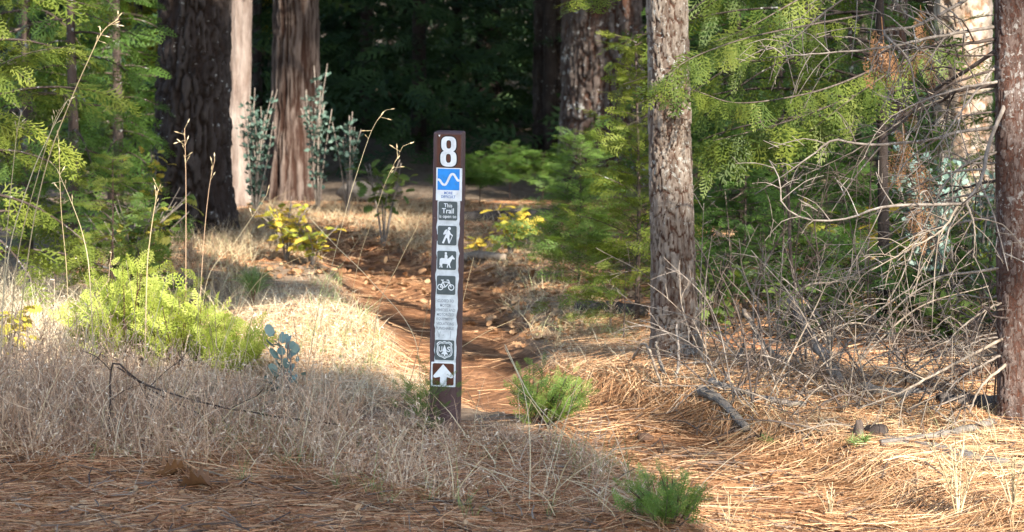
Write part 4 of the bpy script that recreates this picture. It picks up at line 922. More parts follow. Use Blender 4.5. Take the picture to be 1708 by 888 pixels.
shrub('manzanita', 'round leaved shrub behind the bare limbs at the right', pbase(1640, d=11.2), .62, .24, 10, 34, ROUND, .042, M['manzanita_pale'], 886, flat=False, z0=.3)
shrub('manzanita_sprig', 'small blue green manzanita sprig with large round leaves in the dry grass', G(478, 670), .29, .05, 3, 11, ROUND, .044, M['manzanita_pale'], 887, cat='seedling', flat=False, z0=.3, lone=True, tint=(.4, 1))
shrub('manzanita_sprig', 'tiny dark manzanita sprig low beside the larger one in the grass', G(456, 664), .09, .05, 3, 5, ROUND, .026, M['manzanita'], 888, cat='seedling', flat=False, z0=.3, tint=(0, .4))

def needle_plant(label, B, H, ns, seed, nl=.11, name='pine_seedling', spread=.05, mat='needle'):
    rng = rs(seed); t = thing(name, B, label, 'seedling'); mb = MB(); ms = MB()
    for i in range(ns):
        a = rng.random() * TAU; e = np.array([math.cos(a) * spread, math.sin(a) * spread, H * rng.uniform(.6, 1)]) if i else np.array([0, 0, H])
        q = spline([(0, 0, -.01), e * np.array([.4, .4, .6]), e], 8); tube(ms, q, np.linspace(.004, .002, 8), 5)
        n = 70; u = rng.uniform(.45, 1, n); p = q[(u * 7).astype(int)]; aa = rng.random(n) * TAU
        D = norm(np.stack([np.cos(aa), np.sin(aa), rng.uniform(.1, 1.6, n)], 1))
        ribbons(mb, p, D, nl * rng.uniform(.7, 1.1, n), np.full(n, .0022), np.tile([0, 0, -.18], (n, 1)), 3, None, rng)
    ms.build('stem', M['log_brown'], t, smooth=True); mb.build('needles', M[mat], t, kind='stuff')
needle_plant('sunlit pine seedling with long green needles on the bank above the sprig', G(420, 518), .17, 5, 900, .13)
needle_plant('tiny pine seedling beside the rotten stub at lower right', G(1442, 752), .04, 2, 901, .05)
needle_plant('tiny pine seedling on the needle litter right of the thick grey stick', G(1280, 732), .03, 2, 902, .05)

# ------------------------------------------------------------------ tall stalks
def stalk(label, pix, seed, r=.0022, head=0, mat='straw', group='tall dry grass stalks', name='grass_stalk', ground=None):
    rng = rs(seed); pts = [P(*q) for q in pix]
    if ground is not None:
        x, y = pts[0][0], pts[0][1]; pts = [np.array([x + ground, y, float(hgt(x, y)) - .01])] + pts
    pts = spline(pts, 26); b = pts[0].copy(); t = thing(name, b, label, 'grass stalk', group)
    mb = MB(); tube(mb, pts - b, np.linspace(r, r * .45, 26) * .8, 5, .35 + .5 * rng.random()); mb.build('stem', M[mat], t, smooth=True)
    if head:
        mb = MB(); T = norm(np.gradient(pts, axis=0))
        for k in range(head):
            i = int(25 - 7 * (k / head) ** 1.0); p = pts[i] - b; d = norm(T[i] + rng.normal(size=3) * .55 - np.array([0, 0, .1]))
            l = rng.uniform(.012, .035); tube(mb, np.array([p, p + d * l]), .0006, 3, .6, cap=False)
            q = spline([p + d * l, p + d * (l + .008), p + d * (l + .019)], 4); tube(mb, q, [.0006, .0024, .002, .0004], 4, rng.random(), cap=False)
        mb.build('seed_head', M['straw'], t)
    return t
stalk('tallest straw stalk at left, leaning right with a nodding seed head', [(45, 440, 8.4), (75, 285, 8.4), (115, 175, 8.35), (150, 95, 8.3), (172, 52, 8.3), (197, 32, 8.3)], 910, .0034, 10, ground=-.06)
stalk('upright straw stalk nearest the left edge', [(8, 440, 8.5), (25, 250, 8.5), (35, 185, 8.5)], 911, .0028, 9, ground=-.02)
stalk('straw stalk curving beside the tallest one, left of the pair', [(12, 440, 8.3), (50, 300, 8.3), (85, 220, 8.3), (112, 168, 8.3)], 912, .003, 3, ground=-.04)
stalk('straw stalk curving beside the tallest one, right of the pair', [(28, 440, 8.35), (64, 290, 8.35), (92, 200, 8.35), (114, 166, 8.3)], 913, .003, 8, ground=-.04)
stalk('bent straw stalk arching over the bright seedlings', [(150, 470, 8.5), (140, 400, 8.5), (122, 345, 8.45), (95, 282, 8.4)], 914, .003, 5, ground=.02)
stalk('straight straw stalk behind the bent one at left', [(112, 470, 8.6), (102, 350, 8.6), (98, 240, 8.6)], 915, .0024, 4, ground=.01)
stalk('short brown stalk with forked tip above the bright seedlings', [(245, 460, 9.0), (250, 400, 9.0), (258, 345, 9.0), (264, 316, 9.0)], 916, .0035, 7, ground=-.01)
stalk('reddish upright stalk before the foot of the massive dark fir', [(310, 440, 9.4), (310, 300, 9.4), (308, 215, 9.4)], 917, .0026, 12, 'weed', ground=0)
stalk('thin stalk right of the reddish upright one by the dark fir', [(338, 430, 9.6), (348, 320, 9.6), (358, 268, 9.6)], 918, .002, 5, 'weed', ground=-.02)
stalk('long thin stalk leaning right toward the dark woods left of the post', [(548, 470, 8.8), (575, 360, 8.8), (592, 300, 8.8), (620, 218, 8.8), (643, 184, 8.8)], 919, .0012, 5, ground=-.08)
stalk('stalk with a drooping loose seed head closest to the left of the post', [(595, 450, 8.8), (628, 350, 8.8), (645, 300, 8.8), (672, 244, 8.8)], 920, .0010, 7, ground=-.08)
stalk('thick pale straw leaning right with its tip on the soil bend', [(535, 500, 8.5), (572, 440, 8.5), (610, 381, 8.5)], 921, .0017, 2, ground=-.07)
stalk('thin stalk leaning right across the soil left of the post', [(630, 520, 8.7), (665, 440, 8.7), (695, 380, 8.7)], 922, .0017, 2, ground=-.04)
stalk('fallen straw crossing the soil and leaning left of the post', [(690, 560, 8.6), (620, 470, 8.7), (560, 410, 8.8), (515, 362, 8.9)], 923, .0018, ground=.03)
stalk('long bent straw slanting down right from the path seedling', [(842, 575, 7.8), (890, 669, 7.6), (965, 744, 7.4), (1068, 821, 7.2)], 924, .0022)
stalk('thin upright straw left of the path seedling with a bent tip', [(882, 888, 6.8), (884, 740, 6.9), (873, 650, 7.0), (842, 580, 7.1)], 925, .0022)
stalk('thin leaning straw in front of the path seedling', [(905, 860, 7.0), (935, 740, 7.1), (965, 625, 7.3)], 926, .0018)
stalk('straw lying low and slanting up from the bottom edge to the weeds', [(880, 870, 6.8), (960, 790, 7.0), (1060, 745, 7.2), (1110, 770, 7.2)], 927, .0018)
stalk('thin straw slanting up right beside the post middle', [(762, 584, 8.3), (810, 555, 8.4), (860, 532, 8.5)], 928, .0014)
stalk('thin straw behind the post middle leaning right', [(740, 640, 8.4), (768, 520, 8.5), (790, 430, 8.6)], 929, .0015, ground=0)
stalk('pale straw lying across the weeds at lower left', [(150, 742, 7.6), (260, 762, 7.4), (420, 806, 7.2)], 930, .0024)
stalk('straw stalk leaning far right at left below the oak sapling', [(380, 560, 8.6), (430, 470, 8.6), (500, 430, 8.6), (556, 412, 8.6)], 931, .0014, ground=-.06)
stalk('pale stalk leaning left in front of the dark fir foot', [(345, 470, 9.3), (395, 400, 9.3), (445, 325, 9.3)], 932, .0012, 2, ground=-.03)
rng = rs(940)
for i in range(16):
    px = rng.uniform(-20, 660); py = rng.uniform(660, 720); g = G(px, py); hgh = rng.uniform(.3, .62); ln = rng.normal() * .25
    d = g[1]; top = g + np.array([ln * hgh, rng.normal() * .05, hgh]); q = [g - [0, 0, .02], g + (top - g) * .5 + rng.normal(size=3) * .02, top]
    tt = thing('grass_stalk', g, '%s thin dry stalk leaning %s %s' % ('tall' if hgh > .46 else 'short', 'left' if ln < 0 else 'right', 'in the weeds at far left' if px < 150 else 'near the bent dark twig' if px < 330 else 'by the manzanita sprig' if px < 510 else 'in the weeds left of the post'), 'grass stalk', 'thin stalks in the weeds')
    mb = MB(); tube(mb, spline(q, 14) - g, np.linspace(.0015, .0007, 14), 4, rng.random()); mb.build('stem', M['straw'], tt, smooth=True)

def dry_plant(label, B, H, ns, seed, mat='straw', spread=.6, r=.0028, spurs=7, name='dry_weed', group=None):
    rng = rs(seed); t = thing(name, B, label, 'dry weed', group); mb = MB()
    for i in range(ns):
        a = rng.random() * TAU; l = H * rng.uniform(.6, 1); e = np.array([math.cos(a) * spread * l * rng.random(), math.sin(a) * spread * l * rng.random() * .6, l])
        q = spline([(0, 0, -.01), e * np.array([.4, .4, .55]), e], 12); rr = np.linspace(r, r * .4, 12); tube(mb, q, rr, 5, rng.random())
        for k in range(spurs):
            u = rng.uniform(.3, .98); p = q[int(u * 11)]; d = norm(np.array([rng.normal(), rng.normal(), .9])); L = H * rng.uniform(.05, .22)
            tube(mb, spline([p, p + d * L * .5, p + d * L + [0, 0, L * .2]], 4), np.array([.5, .45, .4, .5]) * r, 4, rng.random(), cap=False)
    mb.build('stem', M[mat], t, smooth=True)
dry_plant('pale straw coloured branching weed in sun at lower right', G(1598, 868), .29, 8, 950, 'straw', .45, .003, 10)
dry_plant('pale straw weed leaning at the right edge below the reddish tree', G(1690, 850), .20, 6, 951, 'straw', .7, .0028, 7)
dry_plant('brown dried weed left of the near trunk with shrivelled tip', G(1018, 560), .28, 4, 952, 'weed', .15, .003, 14)
dry_plant('reddish brown dried weed before the dark fir foot', G(318, 470), .30, 7, 953, 'weed', .35, .0026, 12)
dry_plant('small pale bleached weed at the bottom edge right of the low seedling', G(1385, 862), .11, 6, 954, 'straw', .7, .002, 4)
dry_plant('thin straw weed at the bottom edge just right of the low seedling', G(1215, 880), .12, 4, 955, 'straw', .7, .0018, 4)

# ------------------------------------------------------------------ sticks, logs, dead brush
def stick(label, pix, r0, r1, seed, mat='deadwood', name='fallen_stick', cat='stick', group=None, tw=0, ln=(.1, .3), k=7, rough=.12, n=22, lift=0):
    rng = rs(seed); pts = []
    for q in pix:
        if len(q) == 2:
            g = G(*q); g[2] += r0 * .6 + lift; pts.append(g)
        else: pts.append(P(*q))
    pts = spline(pts, n) + rng.normal(size=(n, 3)) * min(r0 * .25, .0025); b = pts[0].copy(); t = thing(name, b, label, cat, group)
    mb = MB(); r = np.linspace(r0, r1, n); tube(mb, pts - b, r, k, .5, rough=rough, rng=rng); 
    if tw: twigs(mb, pts - b, r, rng, tw, ln=ln)
    mb.build('wood', M[mat], t, smooth=True)
    return t
stick('brown bare stem below the dense green seedling on the path edge', [(905, 752), (902, 720), (898, 690, 8.45)], .005, .004, 833, 'deadwood_dark', 'dead_sapling', 'sapling', tw=8, ln=(.03, .07))
stick('dark bent dead twig with an upright broken end in the left weeds', [(180, 742, 7.7), (184, 680, 7.7), (189, 606, 7.7), (240, 640, 7.7), (330, 670, 7.75), (430, 690, 7.8), (590, 712, 7.85)], .0042, .0022, 960, 'deadwood_dark', 'dead_twig', 'twig', tw=7, ln=(.05, .2))
stick('second thin dark twig under the bent one in the left weeds', [(196, 612, 7.9), (260, 655, 7.9), (330, 690, 7.9), (360, 712, 7.9)], .0028, .0015, 961, 'deadwood_dark', 'dead_twig', 'twig', tw=8, ln=(.04, .12))
stick('thick grey curved stick at the front of the brush pile', [(1168, 672), (1200, 696), (1246, 738)], .019, .014, 962, 'log_grey', lift=.03)
stick('grey stick just behind the thick curved one at the brush pile front', [(1185, 655), (1230, 672), (1300, 690), (1345, 694)], .015, .011, 963, 'deadwood', lift=.03)
stick('thick brown fallen limb sloping through the brush pile', [(1318, 500, 8.85), (1352, 560, 8.7), (1395, 625, 8.55), (1440, 690, 8.4)], .017, .023, 964, 'deadwood', 'fallen_limb', 'branch', tw=3)
stick('bleached pale limb slanting through the middle of the brush pile', [(1240, 520, 9.2), (1275, 575, 9.0), (1320, 610, 8.8), (1390, 665, 8.6)], .010, .006, 965, 'deadwood_pale', 'fallen_limb', 'branch', tw=7)
stick('pale broken stick leaning up from the front of the brush pile', [(1170, 655), (1205, 625, 8.9), (1236, 590, 8.9), (1240, 575, 8.9)], .011, .008, 966, 'deadwood', tw=3)
stick('long pale branch arching over the brush toward the right', [(1300, 545, 8.8), (1340, 480, 8.8), (1400, 470, 8.75), (1450, 445, 8.7), (1500, 425, 8.6)], .005, .003, 967, 'deadwood_pale', 'fallen_limb', 'branch', tw=9)
stick('bleached slim log slanting up to the foot of the reddish tree', [(1470, 752), (1560, 740), (1640, 722), (1712, 694)], .014, .017, 968, 'log_grey', 'log', 'log', lift=.015)
stick('half buried pale rotten log along the lower right', [(1470, 740), (1560, 757), (1640, 777), (1760, 800)], .036, .042, 969, 'log_grey', 'log', 'log', rough=.06, k=14, n=40, lift=-.028)
stick('dark shaded log lying behind the slim bleached one', [(1565, 684), (1640, 687), (1790, 688)], .034, .04, 970, 'log_dark', 'log', 'log', rough=.06, lift=.0, k=14, n=40)
stick('brown shaded log farther back at the right edge', [(1560, 640), (1640, 642), (1760, 650)], .035, .05, 971, 'log_brown', 'log', 'log', rough=.06, k=12, lift=.0)
stick('grey log lying across behind the brush pile middle', [(1430, 662), (1500, 672), (1570, 668)], .028, .02, 972, 'log_grey', 'log', 'log', lift=.01)
stick('thin vertical dead stem rising behind the brush pile', [(1345, 640, 10), (1335, 540, 10), (1320, 440, 10), (1310, 300, 10), (1262, 190, 10)], .010, .005, 973, 'deadwood_dark', 'dead_sapling', 'sapling', tw=6)
stick('grey dead stem standing among the brush right of the limb', [(1508, 700, 8.9), (1500, 620, 8.9), (1492, 560, 9.0)], .012, .008, 974, 'brush', 'dead_sapling', 'sapling', tw=4)
stick('crooked pale twig at the left foot of the near trunk', [(1055, 600, 8.9), (1072, 575, 8.8), (1085, 590, 8.7), (1108, 655, 8.6)], .007, .004, 975, 'deadwood_pale', tw=4)
stick('upright pale stick leaning on the near trunk', [(1128, 648), (1132, 590, 8.7), (1128, 540, 8.75)], .006, .004, 976, 'deadwood', tw=5)
stick('pale twig at the near trunk foot leaning left', [(1112, 640), (1100, 600, 8.7), (1094, 570, 8.7)], .009, .005, 977, 'log_grey')
stick('short pale stick lying in the litter left of the rotten stub', [(1325, 728), (1365, 744)], .007, .006, 978, 'deadwood_pale', lift=.006)
stick('short thin pale stick on the litter at lower right', [(1440, 808), (1505, 795)], .004, .003, 979, 'deadwood_pale', lift=.01)
for i, (a, c) in enumerate((((60, 500), (118, 540)), ((90, 545), (130, 505)), ((20, 560), (95, 520)), ((62, 525), (70, 470)))):
    p0, p1 = G(*a), G(*c); p0[2] += .02; p1[2] += (.03, .07, .05, .16)[i]; 
    rng = rs(980 + i); t = thing('fallen_stick', p0, ('bleached broken stick sloping right in the sunny grass at left', 'bleached stick leaning on another in the sunny grass at left', 'long bleached stick lying low in the sunny grass at left', 'upright bleached stub in the sunny grass at left')[i], 'stick')
    mb = MB(); tube(mb, spline([p0 * 0, (p1 - p0) * .5 + rng.normal(size=3) * .01, p1 - p0], 8), np.linspace(.008, .006, 8), 6, rough=.15, rng=rng); mb.build('wood', M['deadwood_pale'], t, smooth=True)
# the tangle of thin dead stems: countable stems, each its own
rng = rs(990)
def brush_stem(i):
    px = rng.uniform(1160, 1480) if i % 4 else rng.uniform(1440, 1690); py = rng.uniform(600, 705); g = G(px, py); h = rng.uniform(.22, .62) if px < 1450 else rng.uniform(.15, .38); a = rng.normal() * .8 - (.15 if px > 1300 else -.05)
    e = g + np.array([h * math.sin(a) * 1.25, rng.normal() * .15, h * abs(math.cos(a))]); q = spline([g - [0, 0, .02], g + (e - g) * .5 + np.array([rng.normal() * .04, 0, .04 + rng.random() * .05]), e], 16)
    lab = '%s dead stem %s in the brush, %s' % (('brown', 'grey', 'bleached', 'brown')[i % 4], 'leaning left' if a < -.12 else 'leaning right' if a > .12 else 'upright',
          'next to the near trunk' if px < 1260 else 'left of the brown limb' if px < 1370 else 'right of the brown limb' if px < 1480 else 'below the bare limbs')
    lab = lab.replace('dead stem', 'stem')
    t = thing('brush_stem', g, ('tall ' if h > .42 else 'short ') + lab, 'dead stem', 'dead stems of the brush pile')
    mb = MB(); r = np.linspace(rng.uniform(.0022, .005), .0012, 16); tube(mb, q - g, r, 5, rng.random(), rough=.15, rng=rng)
    twigs(mb, q - g, r, rng, 10, ln=(.07, .24), ang=.65, start=.2, tmin=.0015); mb.build('stem', M[('brush', 'deadwood', 'deadwood_pale', 'brush')[i % 4]], t, smooth=True)
for i in range(105): brush_stem(i)
def lying(i):
    px = rng.uniform(1170, 1700); py = rng.uniform(640, 735); g = G(px, py); a = rng.random() * TAU; l = rng.uniform(.15, .5); e = np.array([math.cos(a) * l, math.sin(a) * l * .6, 0])
    e2 = g + e; z = float(hgt(e2[0], e2[1])) + rng.uniform(.01, .16); q = spline([(0, 0, .01), e * .5 + [0, 0, .04 * rng.random() + .02], [e[0], e[1], z - g[2]]], 10)
    lab = '%s thin %s stick lying in the litter %s' % ('longer' if l > .32 else 'shorter', ('grey', 'dark brown', 'bleached')[i % 3], 'by the near trunk' if px < 1270 else 'under the brush pile' if px < 1400 else 'by the rotten stubs' if px < 1540 else 'near the reddish tree')
    t = thing('fallen_stick', g, lab, 'stick', 'loose sticks of the brush pile'); mb = MB(); r = np.linspace(rng.uniform(.003, .006), .0015, 10)
    tube(mb, q, r, 5, rng.random()); twigs(mb, q, r, rng, 8, ln=(.04, .12), sub=False); mb.build('wood', M[('deadwood', 'brush', 'deadwood_pale')[i % 3]], t, smooth=True)
for i in range(52): lying(i)
def back_stem(i):
    px = rng.uniform(1180, 1700); d = rng.uniform(9.6, 11.2); b = pbase(px, d=d); h = rng.uniform(.4, 1.0); a = rng.normal() * .6
    e = np.array([h * math.sin(a), rng.normal() * .2, h * abs(math.cos(a))]); q = spline([(0, 0, -.02), e * .5 + [0, 0, .08], e], 16)
    lab = '%s %s dead stem %s in the shade behind the %s' % ('tall' if h > .7 else 'low', 'brown' if i % 2 else 'blackish', 'leaning left' if a < 0 else 'leaning right', 'near trunk and brush' if px < 1340 else 'middle of the brush pile' if px < 1520 else 'bare limbs')
    t = thing('brush_stem', b, lab, 'dead stem', 'shaded dead stems behind the brush'); mb = MB(); r = np.linspace(rng.uniform(.003, .006), .0014, 16)
    tube(mb, q, r, 4, rng.random()); twigs(mb, q, r, rng, 9, ln=(.1, .3), start=.2); mb.build('stem', M['brush' if i % 2 else 'deadwood_dark'], t, smooth=True)
for i in range(34): back_stem(i)

# lumps: stones, stumps, clods
def lump(name, label, B, size, mat, seed, cat, sink=.3, rough=.35, seg=(22, 14)):
    t_, p_ = np.meshgrid(np.linspace(0, TAU, seg[0], False), np.linspace(0.02, math.pi - .02, seg[1])); x, y, z = np.cos(t_) * np.sin(p_), np.sin(t_) * np.sin(p_), np.cos(p_)
    k = 1 + rough * (fbm(x * 1.6 + seed, y * 1.6, z * 1.6, seed, 4) - .5) * 2; V = np.stack([x * k * size[0], y * k * size[1], z * k * size[2] + size[2] * (1 - sink)], -1).reshape(-1, 3)
    n, m = seg; i = (np.arange(m - 1) * n)[:, None]; j = np.arange(n)[None]; j2 = (j + 1) % n
    mb = MB(); mb.add(V, [np.stack([i + j, i + n + j, i + n + j2, i + j2], -1).reshape(-1, 4)]); o = mb.build(name, mat, smooth=True); o.location = B; return tag(o, label, cat)
lump('mossy_stump', 'weathered rounded stump with a pale top in the shade right of the red cedar', pbase(603, d=17), (.17, .15, .085), M['log_grey'], 3, 'stump')
lump('rock', 'grey rock next to the weathered stump in the shade', pbase(652, d=17.4), (.09, .09, .05), M['log_dark'], 4, 'rock')
lump('dark_clod', 'dark brown cone shaped clod on the needle litter of the path', G(1076, 736), (.028, .03, .016), M['clod'], 5, 'clod')
lump('rotten_stub', 'dark rotten wood stub where the brown limb meets the ground', G(1462, 735), (.042, .045, .032), M['bark_fir'], 6, 'stub')
lump('rotten_stub', 'grey upright stub supporting the brown limb', G(1432, 738), (.018, .025, .045), M['brush'], 7, 'stub')
lump('dark_clod', 'small dark clod low on the path edge by the path seedling', G(1010, 660), (.022, .02, .014), M['clod'], 8, 'clod')
stick('pale weathered log lying behind the post at right', [(768, 438), (800, 434), (842, 438)], .028, .022, 985, 'deadwood_pale', 'log', 'log', k=10, lift=.01)
stick('dark fallen log in the shade behind the post at right', [(765, 372), (860, 368), (930, 364)], .04, .035, 986, 'log_dark', 'log', 'log', k=10, lift=.01)
stick('dark log at the left foot of the near trunk', [(960, 520), (1010, 524), (1080, 530)], .03, .03, 987, 'log_dark', 'log', 'log', k=10, lift=.01)

def dead_leaf(label, B, size, seed, tint, curl=.6, yaw=0):
    rng = rs(seed); V, F, _ = oak_leaf(seed); n = 7
    u, v_ = np.meshgrid(np.linspace(0, 1, 10), np.linspace(-1, 1, n)); wd = .42 * np.sin(np.pi * np.clip(u * .95 + .04, 0, 1)) * (1 + .35 * np.sin(u * 26))
    x = u; y = v_ * wd; z = curl * np.abs(v_) ** 1.6 * wd + .2 * np.sin(u * 5 + seed) * .5 + .05 * rng.random(u.shape)
    W = np.stack([x - .5, y, z], -1).reshape(-1, 3) * size; c, s = math.cos(yaw), math.sin(yaw); W[:, :2] = np.stack([W[:, 0] * c - W[:, 1] * s, W[:, 0] * s + W[:, 1] * c], 1)
    W[:, 2] -= W[:, 2].min(); i = (np.arange(n - 1) * 10)[:, None]; j = np.arange(9)[None]
    mb = MB(); mb.add(W, np.stack([i + j, i + j + 1, i + 11 + j, i + 10 + j], -1).reshape(-1, 4), tint + .2 * (rng.random(len(W)) - .5)); o = mb.build('dead_leaf', M['leaf_dead'], smooth=True); o.location = B; return tag(o, label, 'leaf')
dead_leaf('large curled brown leaf standing up in the left foreground litter', G(285, 796), .10, 41, .25, 1.2, .3)
dead_leaf('crumpled rust brown leaf lying right of the large curled one', G(325, 818), .11, 42, .18, .9, -.2)
dead_leaf('pale tan leaf lying below the large curled one', G(222, 822), .05, 43, .85, .3, .1)
dead_leaf('flat tan leaf on the litter at far lower left', G(95, 778), .065, 44, .6, .2, .05)
dead_leaf('orange dead leaf on the sunny litter at lower right', G(1462, 828), .05, 45, .45, .3, .4)
dead_leaf('small reddish leaf on the litter at lower right', G(1434, 782), .03, 46, .1, .6, 1.0)

# ------------------------------------------------------------------ ground cover
def region(poly, n, rng, weight=True):
    poly = np.array(poly, float); out = []
    lo, hi = poly.min(0), poly.max(0); got = 0
    while got < n:
        q = lo + (hi - lo) * rng.random((n * 4, 2))
        if weight:
            f = ((lo[1] - HOR) / (q[:, 1] - HOR)) ** 3; q = q[rng.random(len(q)) < f]
        ins = np.zeros(len(q), bool); a = poly; b = np.roll(poly, -1, 0)
        for (x0, y0), (x1, y1) in zip(a, b):
            if y0 == y1: continue
            c = ((y0 > q[:, 1]) != (y1 > q[:, 1])) & (q[:, 0] < (x1 - x0) * (q[:, 1] - y0) / (y1 - y0) + x0); ins ^= c
        q = q[ins]; out.append(q); got += len(q)
    q = np.concatenate(out)[:n]; return G(q[:, 0], q[:, 1])

def grass(name, label, poly, n, h, wd, mat, seed, weight=True, lean=.35, bend=.35, tint=(0, 1), clear=True, segs=3, tuft=0, dens=None):
    rng = rs(seed); g = region(poly, n, rng, weight)
    if clear: g = g[rng.random(len(g)) > trail_mask(g[:, 0], g[:, 1]) * 1.3]
    if dens: g = g[fbm(g[:, 0] * dens, g[:, 1] * dens, .2, seed) + rng.normal(size=len(g)) * .08 > .48]
    if tuft:
        g = np.repeat(g, tuft, 0); g = g + rng.normal(size=g.shape) * np.array([.012, .012, 0]); g[:, 2] = hgt(g[:, 0], g[:, 1])
    N = len(g); a = rng.random(N) * TAU; l = lean * np.abs(rng.normal(size=N))
    D = norm(np.stack([np.cos(a) * l, np.sin(a) * l, np.ones(N)], 1)); a2 = a + rng.normal(size=N) * .6
    B = np.stack([np.cos(a2), np.sin(a2), -.5 + 0 * a2], 1) * (bend * rng.uniform(.2, 1.6, N))[:, None]
    L = rng.uniform(h[0], h[1], N) * (.6 + .8 * fbm(g[:, 0] * 1.9, g[:, 1] * 1.9, .7, seed + 3)) * np.clip(rng.normal(size=N) * .2 + 1, .4, 1.6)
    mb = MB(); ribbons(mb, g - [0, 0, .01], D, L, rng.uniform(wd * .7, wd * 1.3, N), B, segs, tint[0] + (tint[1] - tint[0]) * rng.random(N), rng, side=norm(np.stack([np.ones(N), rng.normal(size=N) * .6, rng.normal(size=N) * .2], 1)))
    o = mb.build(name, M[mat]); o['kind'] = 'stuff'; o['label'] = label; return o

def weeds(name, label, poly, n, h, mat, seed, stems=6, twig=4, wd=.0022, weight=True, tint=(0, 1), spread=.5, dens=None):
    rng = rs(seed); g = region(poly, n, rng, weight); g = g[rng.random(len(g)) > trail_mask(g[:, 0], g[:, 1]) * 1.4]
    if dens: g = g[fbm(g[:, 0] * dens, g[:, 1] * dens, .2, seed) + rng.normal(size=len(g)) * .06 > .46]
    hh = np.repeat(rng.uniform(h[0], h[1], len(g)) * (.55 + .9 * fbm(g[:, 0] * 1.9, g[:, 1] * 1.9, .7, seed + 3)), stems); tt = np.repeat(rng.random(len(g)), stems); g = np.repeat(g, stems, 0); N = len(g)
    a = rng.random(N) * TAU; l = spread * np.abs(rng.normal(size=N)); D = norm(np.stack([np.cos(a) * l, np.sin(a) * l, np.ones(N)], 1))
    L = hh * rng.uniform(.5, 1.15, N); B = rng.normal(size=(N, 3)) * .16; ti = np.clip(tt * .6 + rng.random(N) * .4, 0, 1); ti = tint[0] + (tint[1] - tint[0]) * ti
    mb = MB(); C = ribbons(mb, g + rng.normal(size=g.shape) * [.012, .012, 0] - [0, 0, .01], D, L, np.full(N, wd), B, 4, ti, rng, taper=.5)
    q = rng.integers(1, 5, (N, twig)); P0 = C[np.arange(N)[:, None], q].reshape(-1, 3); D2 = norm(np.repeat(D, twig, 0) + rng.normal(size=(N * twig, 3)) * .65)
    L2 = np.repeat(L, twig) * rng.uniform(.15, .45, N * twig); C2 = ribbons(mb, P0, D2, L2, np.full(N * twig, wd * .7), rng.normal(size=(N * twig, 3)) * .2, 2, np.repeat(ti, twig), rng, taper=.6)
    # seed heads and small curled leaves
    e = C2[:, -1]; k = rng.random(len(e)) < .5; e = e[k]; n2 = len(e)
    ribbons(mb, e, norm(rng.normal(size=(n2, 3)) + [0, 0, .6]), rng.uniform(.006, .016, n2), np.full(n2, .0045), np.zeros((n2, 3)), 1, np.clip(np.repeat(ti, twig)[k] + .2, 0, 1), rng, taper=.5)
    o = mb.build(name, M[mat]); o['kind'] = 'stuff'; o['label'] = label; return o

FG = [(-60, 780), (-60, 690), (330, 700), (560, 710), (760, 715), (960, 752), (1060, 810), (1180, 900), (700, 840), (420, 800)]
weeds('dry_weeds', 'thicket of dry reddish tan weeds across the left foreground', [(-60, 775), (-60, 690), (300, 700), (560, 715), (640, 770), (420, 790)], 400, (.12, .31), 'weed', 1001, 4, 6, .0027, spread=.8, dens=2.2)
weeds('dry_weeds', 'dry grey tan weeds around the foot of the post', [(520, 800), (540, 715), (690, 715), (705, 775), (800, 775), (810, 735), (860, 735), (980, 775), (1050, 840), (1000, 900), (760, 860)], 300, (.06, .17), 'weed', 1002, 4, 6, .0026, tint=(.05, 1), spread=.9, dens=2.6)
weeds('dry_weeds', 'wispy dry weeds hiding the foot of the post', [(670, 790), (680, 738), (800, 738), (830, 790)], 20, (.06, .16), 'weed', 1006, 4, 6, .0024, tint=(.1, 1), spread=.7)
weeds('dry_weeds', 'taller dry weeds at the far left', [(-60, 740), (-60, 660), (120, 660), (300, 700), (260, 740)], 130, (.22, .36), 'weed', 1003, 4, 6, .003, tint=(0, .9), spread=.6)
weeds('dry_weeds', 'dry weeds on the sunny bank left of the path', [(400, 640), (430, 520), (560, 520), (640, 600), (700, 680), (560, 690)], 120, (.04, .11), 'weed', 1004, 5, 3, tint=(.4, 1))
weeds('dry_weeds', 'pale dry weeds in sun at the foot of the bright seedlings', [(-60, 650), (-60, 590), (140, 600), (420, 640), (420, 680), (200, 670)], 200, (.06, .15), 'weed', 1005, 5, 4, tint=(.4, 1), spread=.7)
grass('dry_grass', 'dry straw grass mixed through the foreground weeds', [(-60, 780), (-60, 690), (330, 700), (560, 710), (690, 712), (700, 775), (800, 775), (810, 725), (960, 752), (1060, 810), (1180, 900), (700, 840), (420, 800)], 1300, (.08, .26), .0024, 'weed', 1010, False, .9, .9)
grass('fine_grass', 'fine green grey grass among the foreground weeds', [(130, 800), (150, 700), (480, 700), (760, 760), (1060, 740), (1100, 830), (900, 890), (500, 820)], 240, (.06, .16), .002, 'grass_green', 1011, False, .3, .4, (0, .7), tuft=9, dens=2.5)
grass('bleached_grass', 'bleached grass in sun on the bank left of the path', [(330, 660), (380, 540), (480, 470), (560, 470), (640, 560), (720, 670), (560, 690)], 7000, (.04, .12), .0026, 'grass_pale', 1012, False, .8, .6)
grass('green_grass', 'green grass tufts at the edge of the bank', [(500, 600), (520, 470), (570, 470), (640, 560), (660, 640), (600, 650)], 60, (.05, .13), .003, 'grass_green', 1013, False, .35, .4, tuft=9)
grass('bleached_grass', 'tall bleached grass in full sun at the left edge', [(-60, 560), (-60, 500), (130, 500), (200, 600), (100, 620)], 1700, (.10, .26), .003, 'grass_pale', 1014, False, .5, .5)
grass('bleached_grass', 'pale low grass of the glade behind the path', [(330, 430), (420, 350), (740, 338), (760, 430), (620, 440), (520, 440)], 9000, (.05, .14), .004, 'grass', 1015, True, .7, .6, (0, .8))
grass('dry_grass', 'dull dry grass under the trees right of the path', [(740, 480), (760, 350), (930, 350), (960, 460), (1060, 540), (950, 600), (880, 560)], 5000, (.04, .13), .003, 'grass', 1016, True, .8, .6)
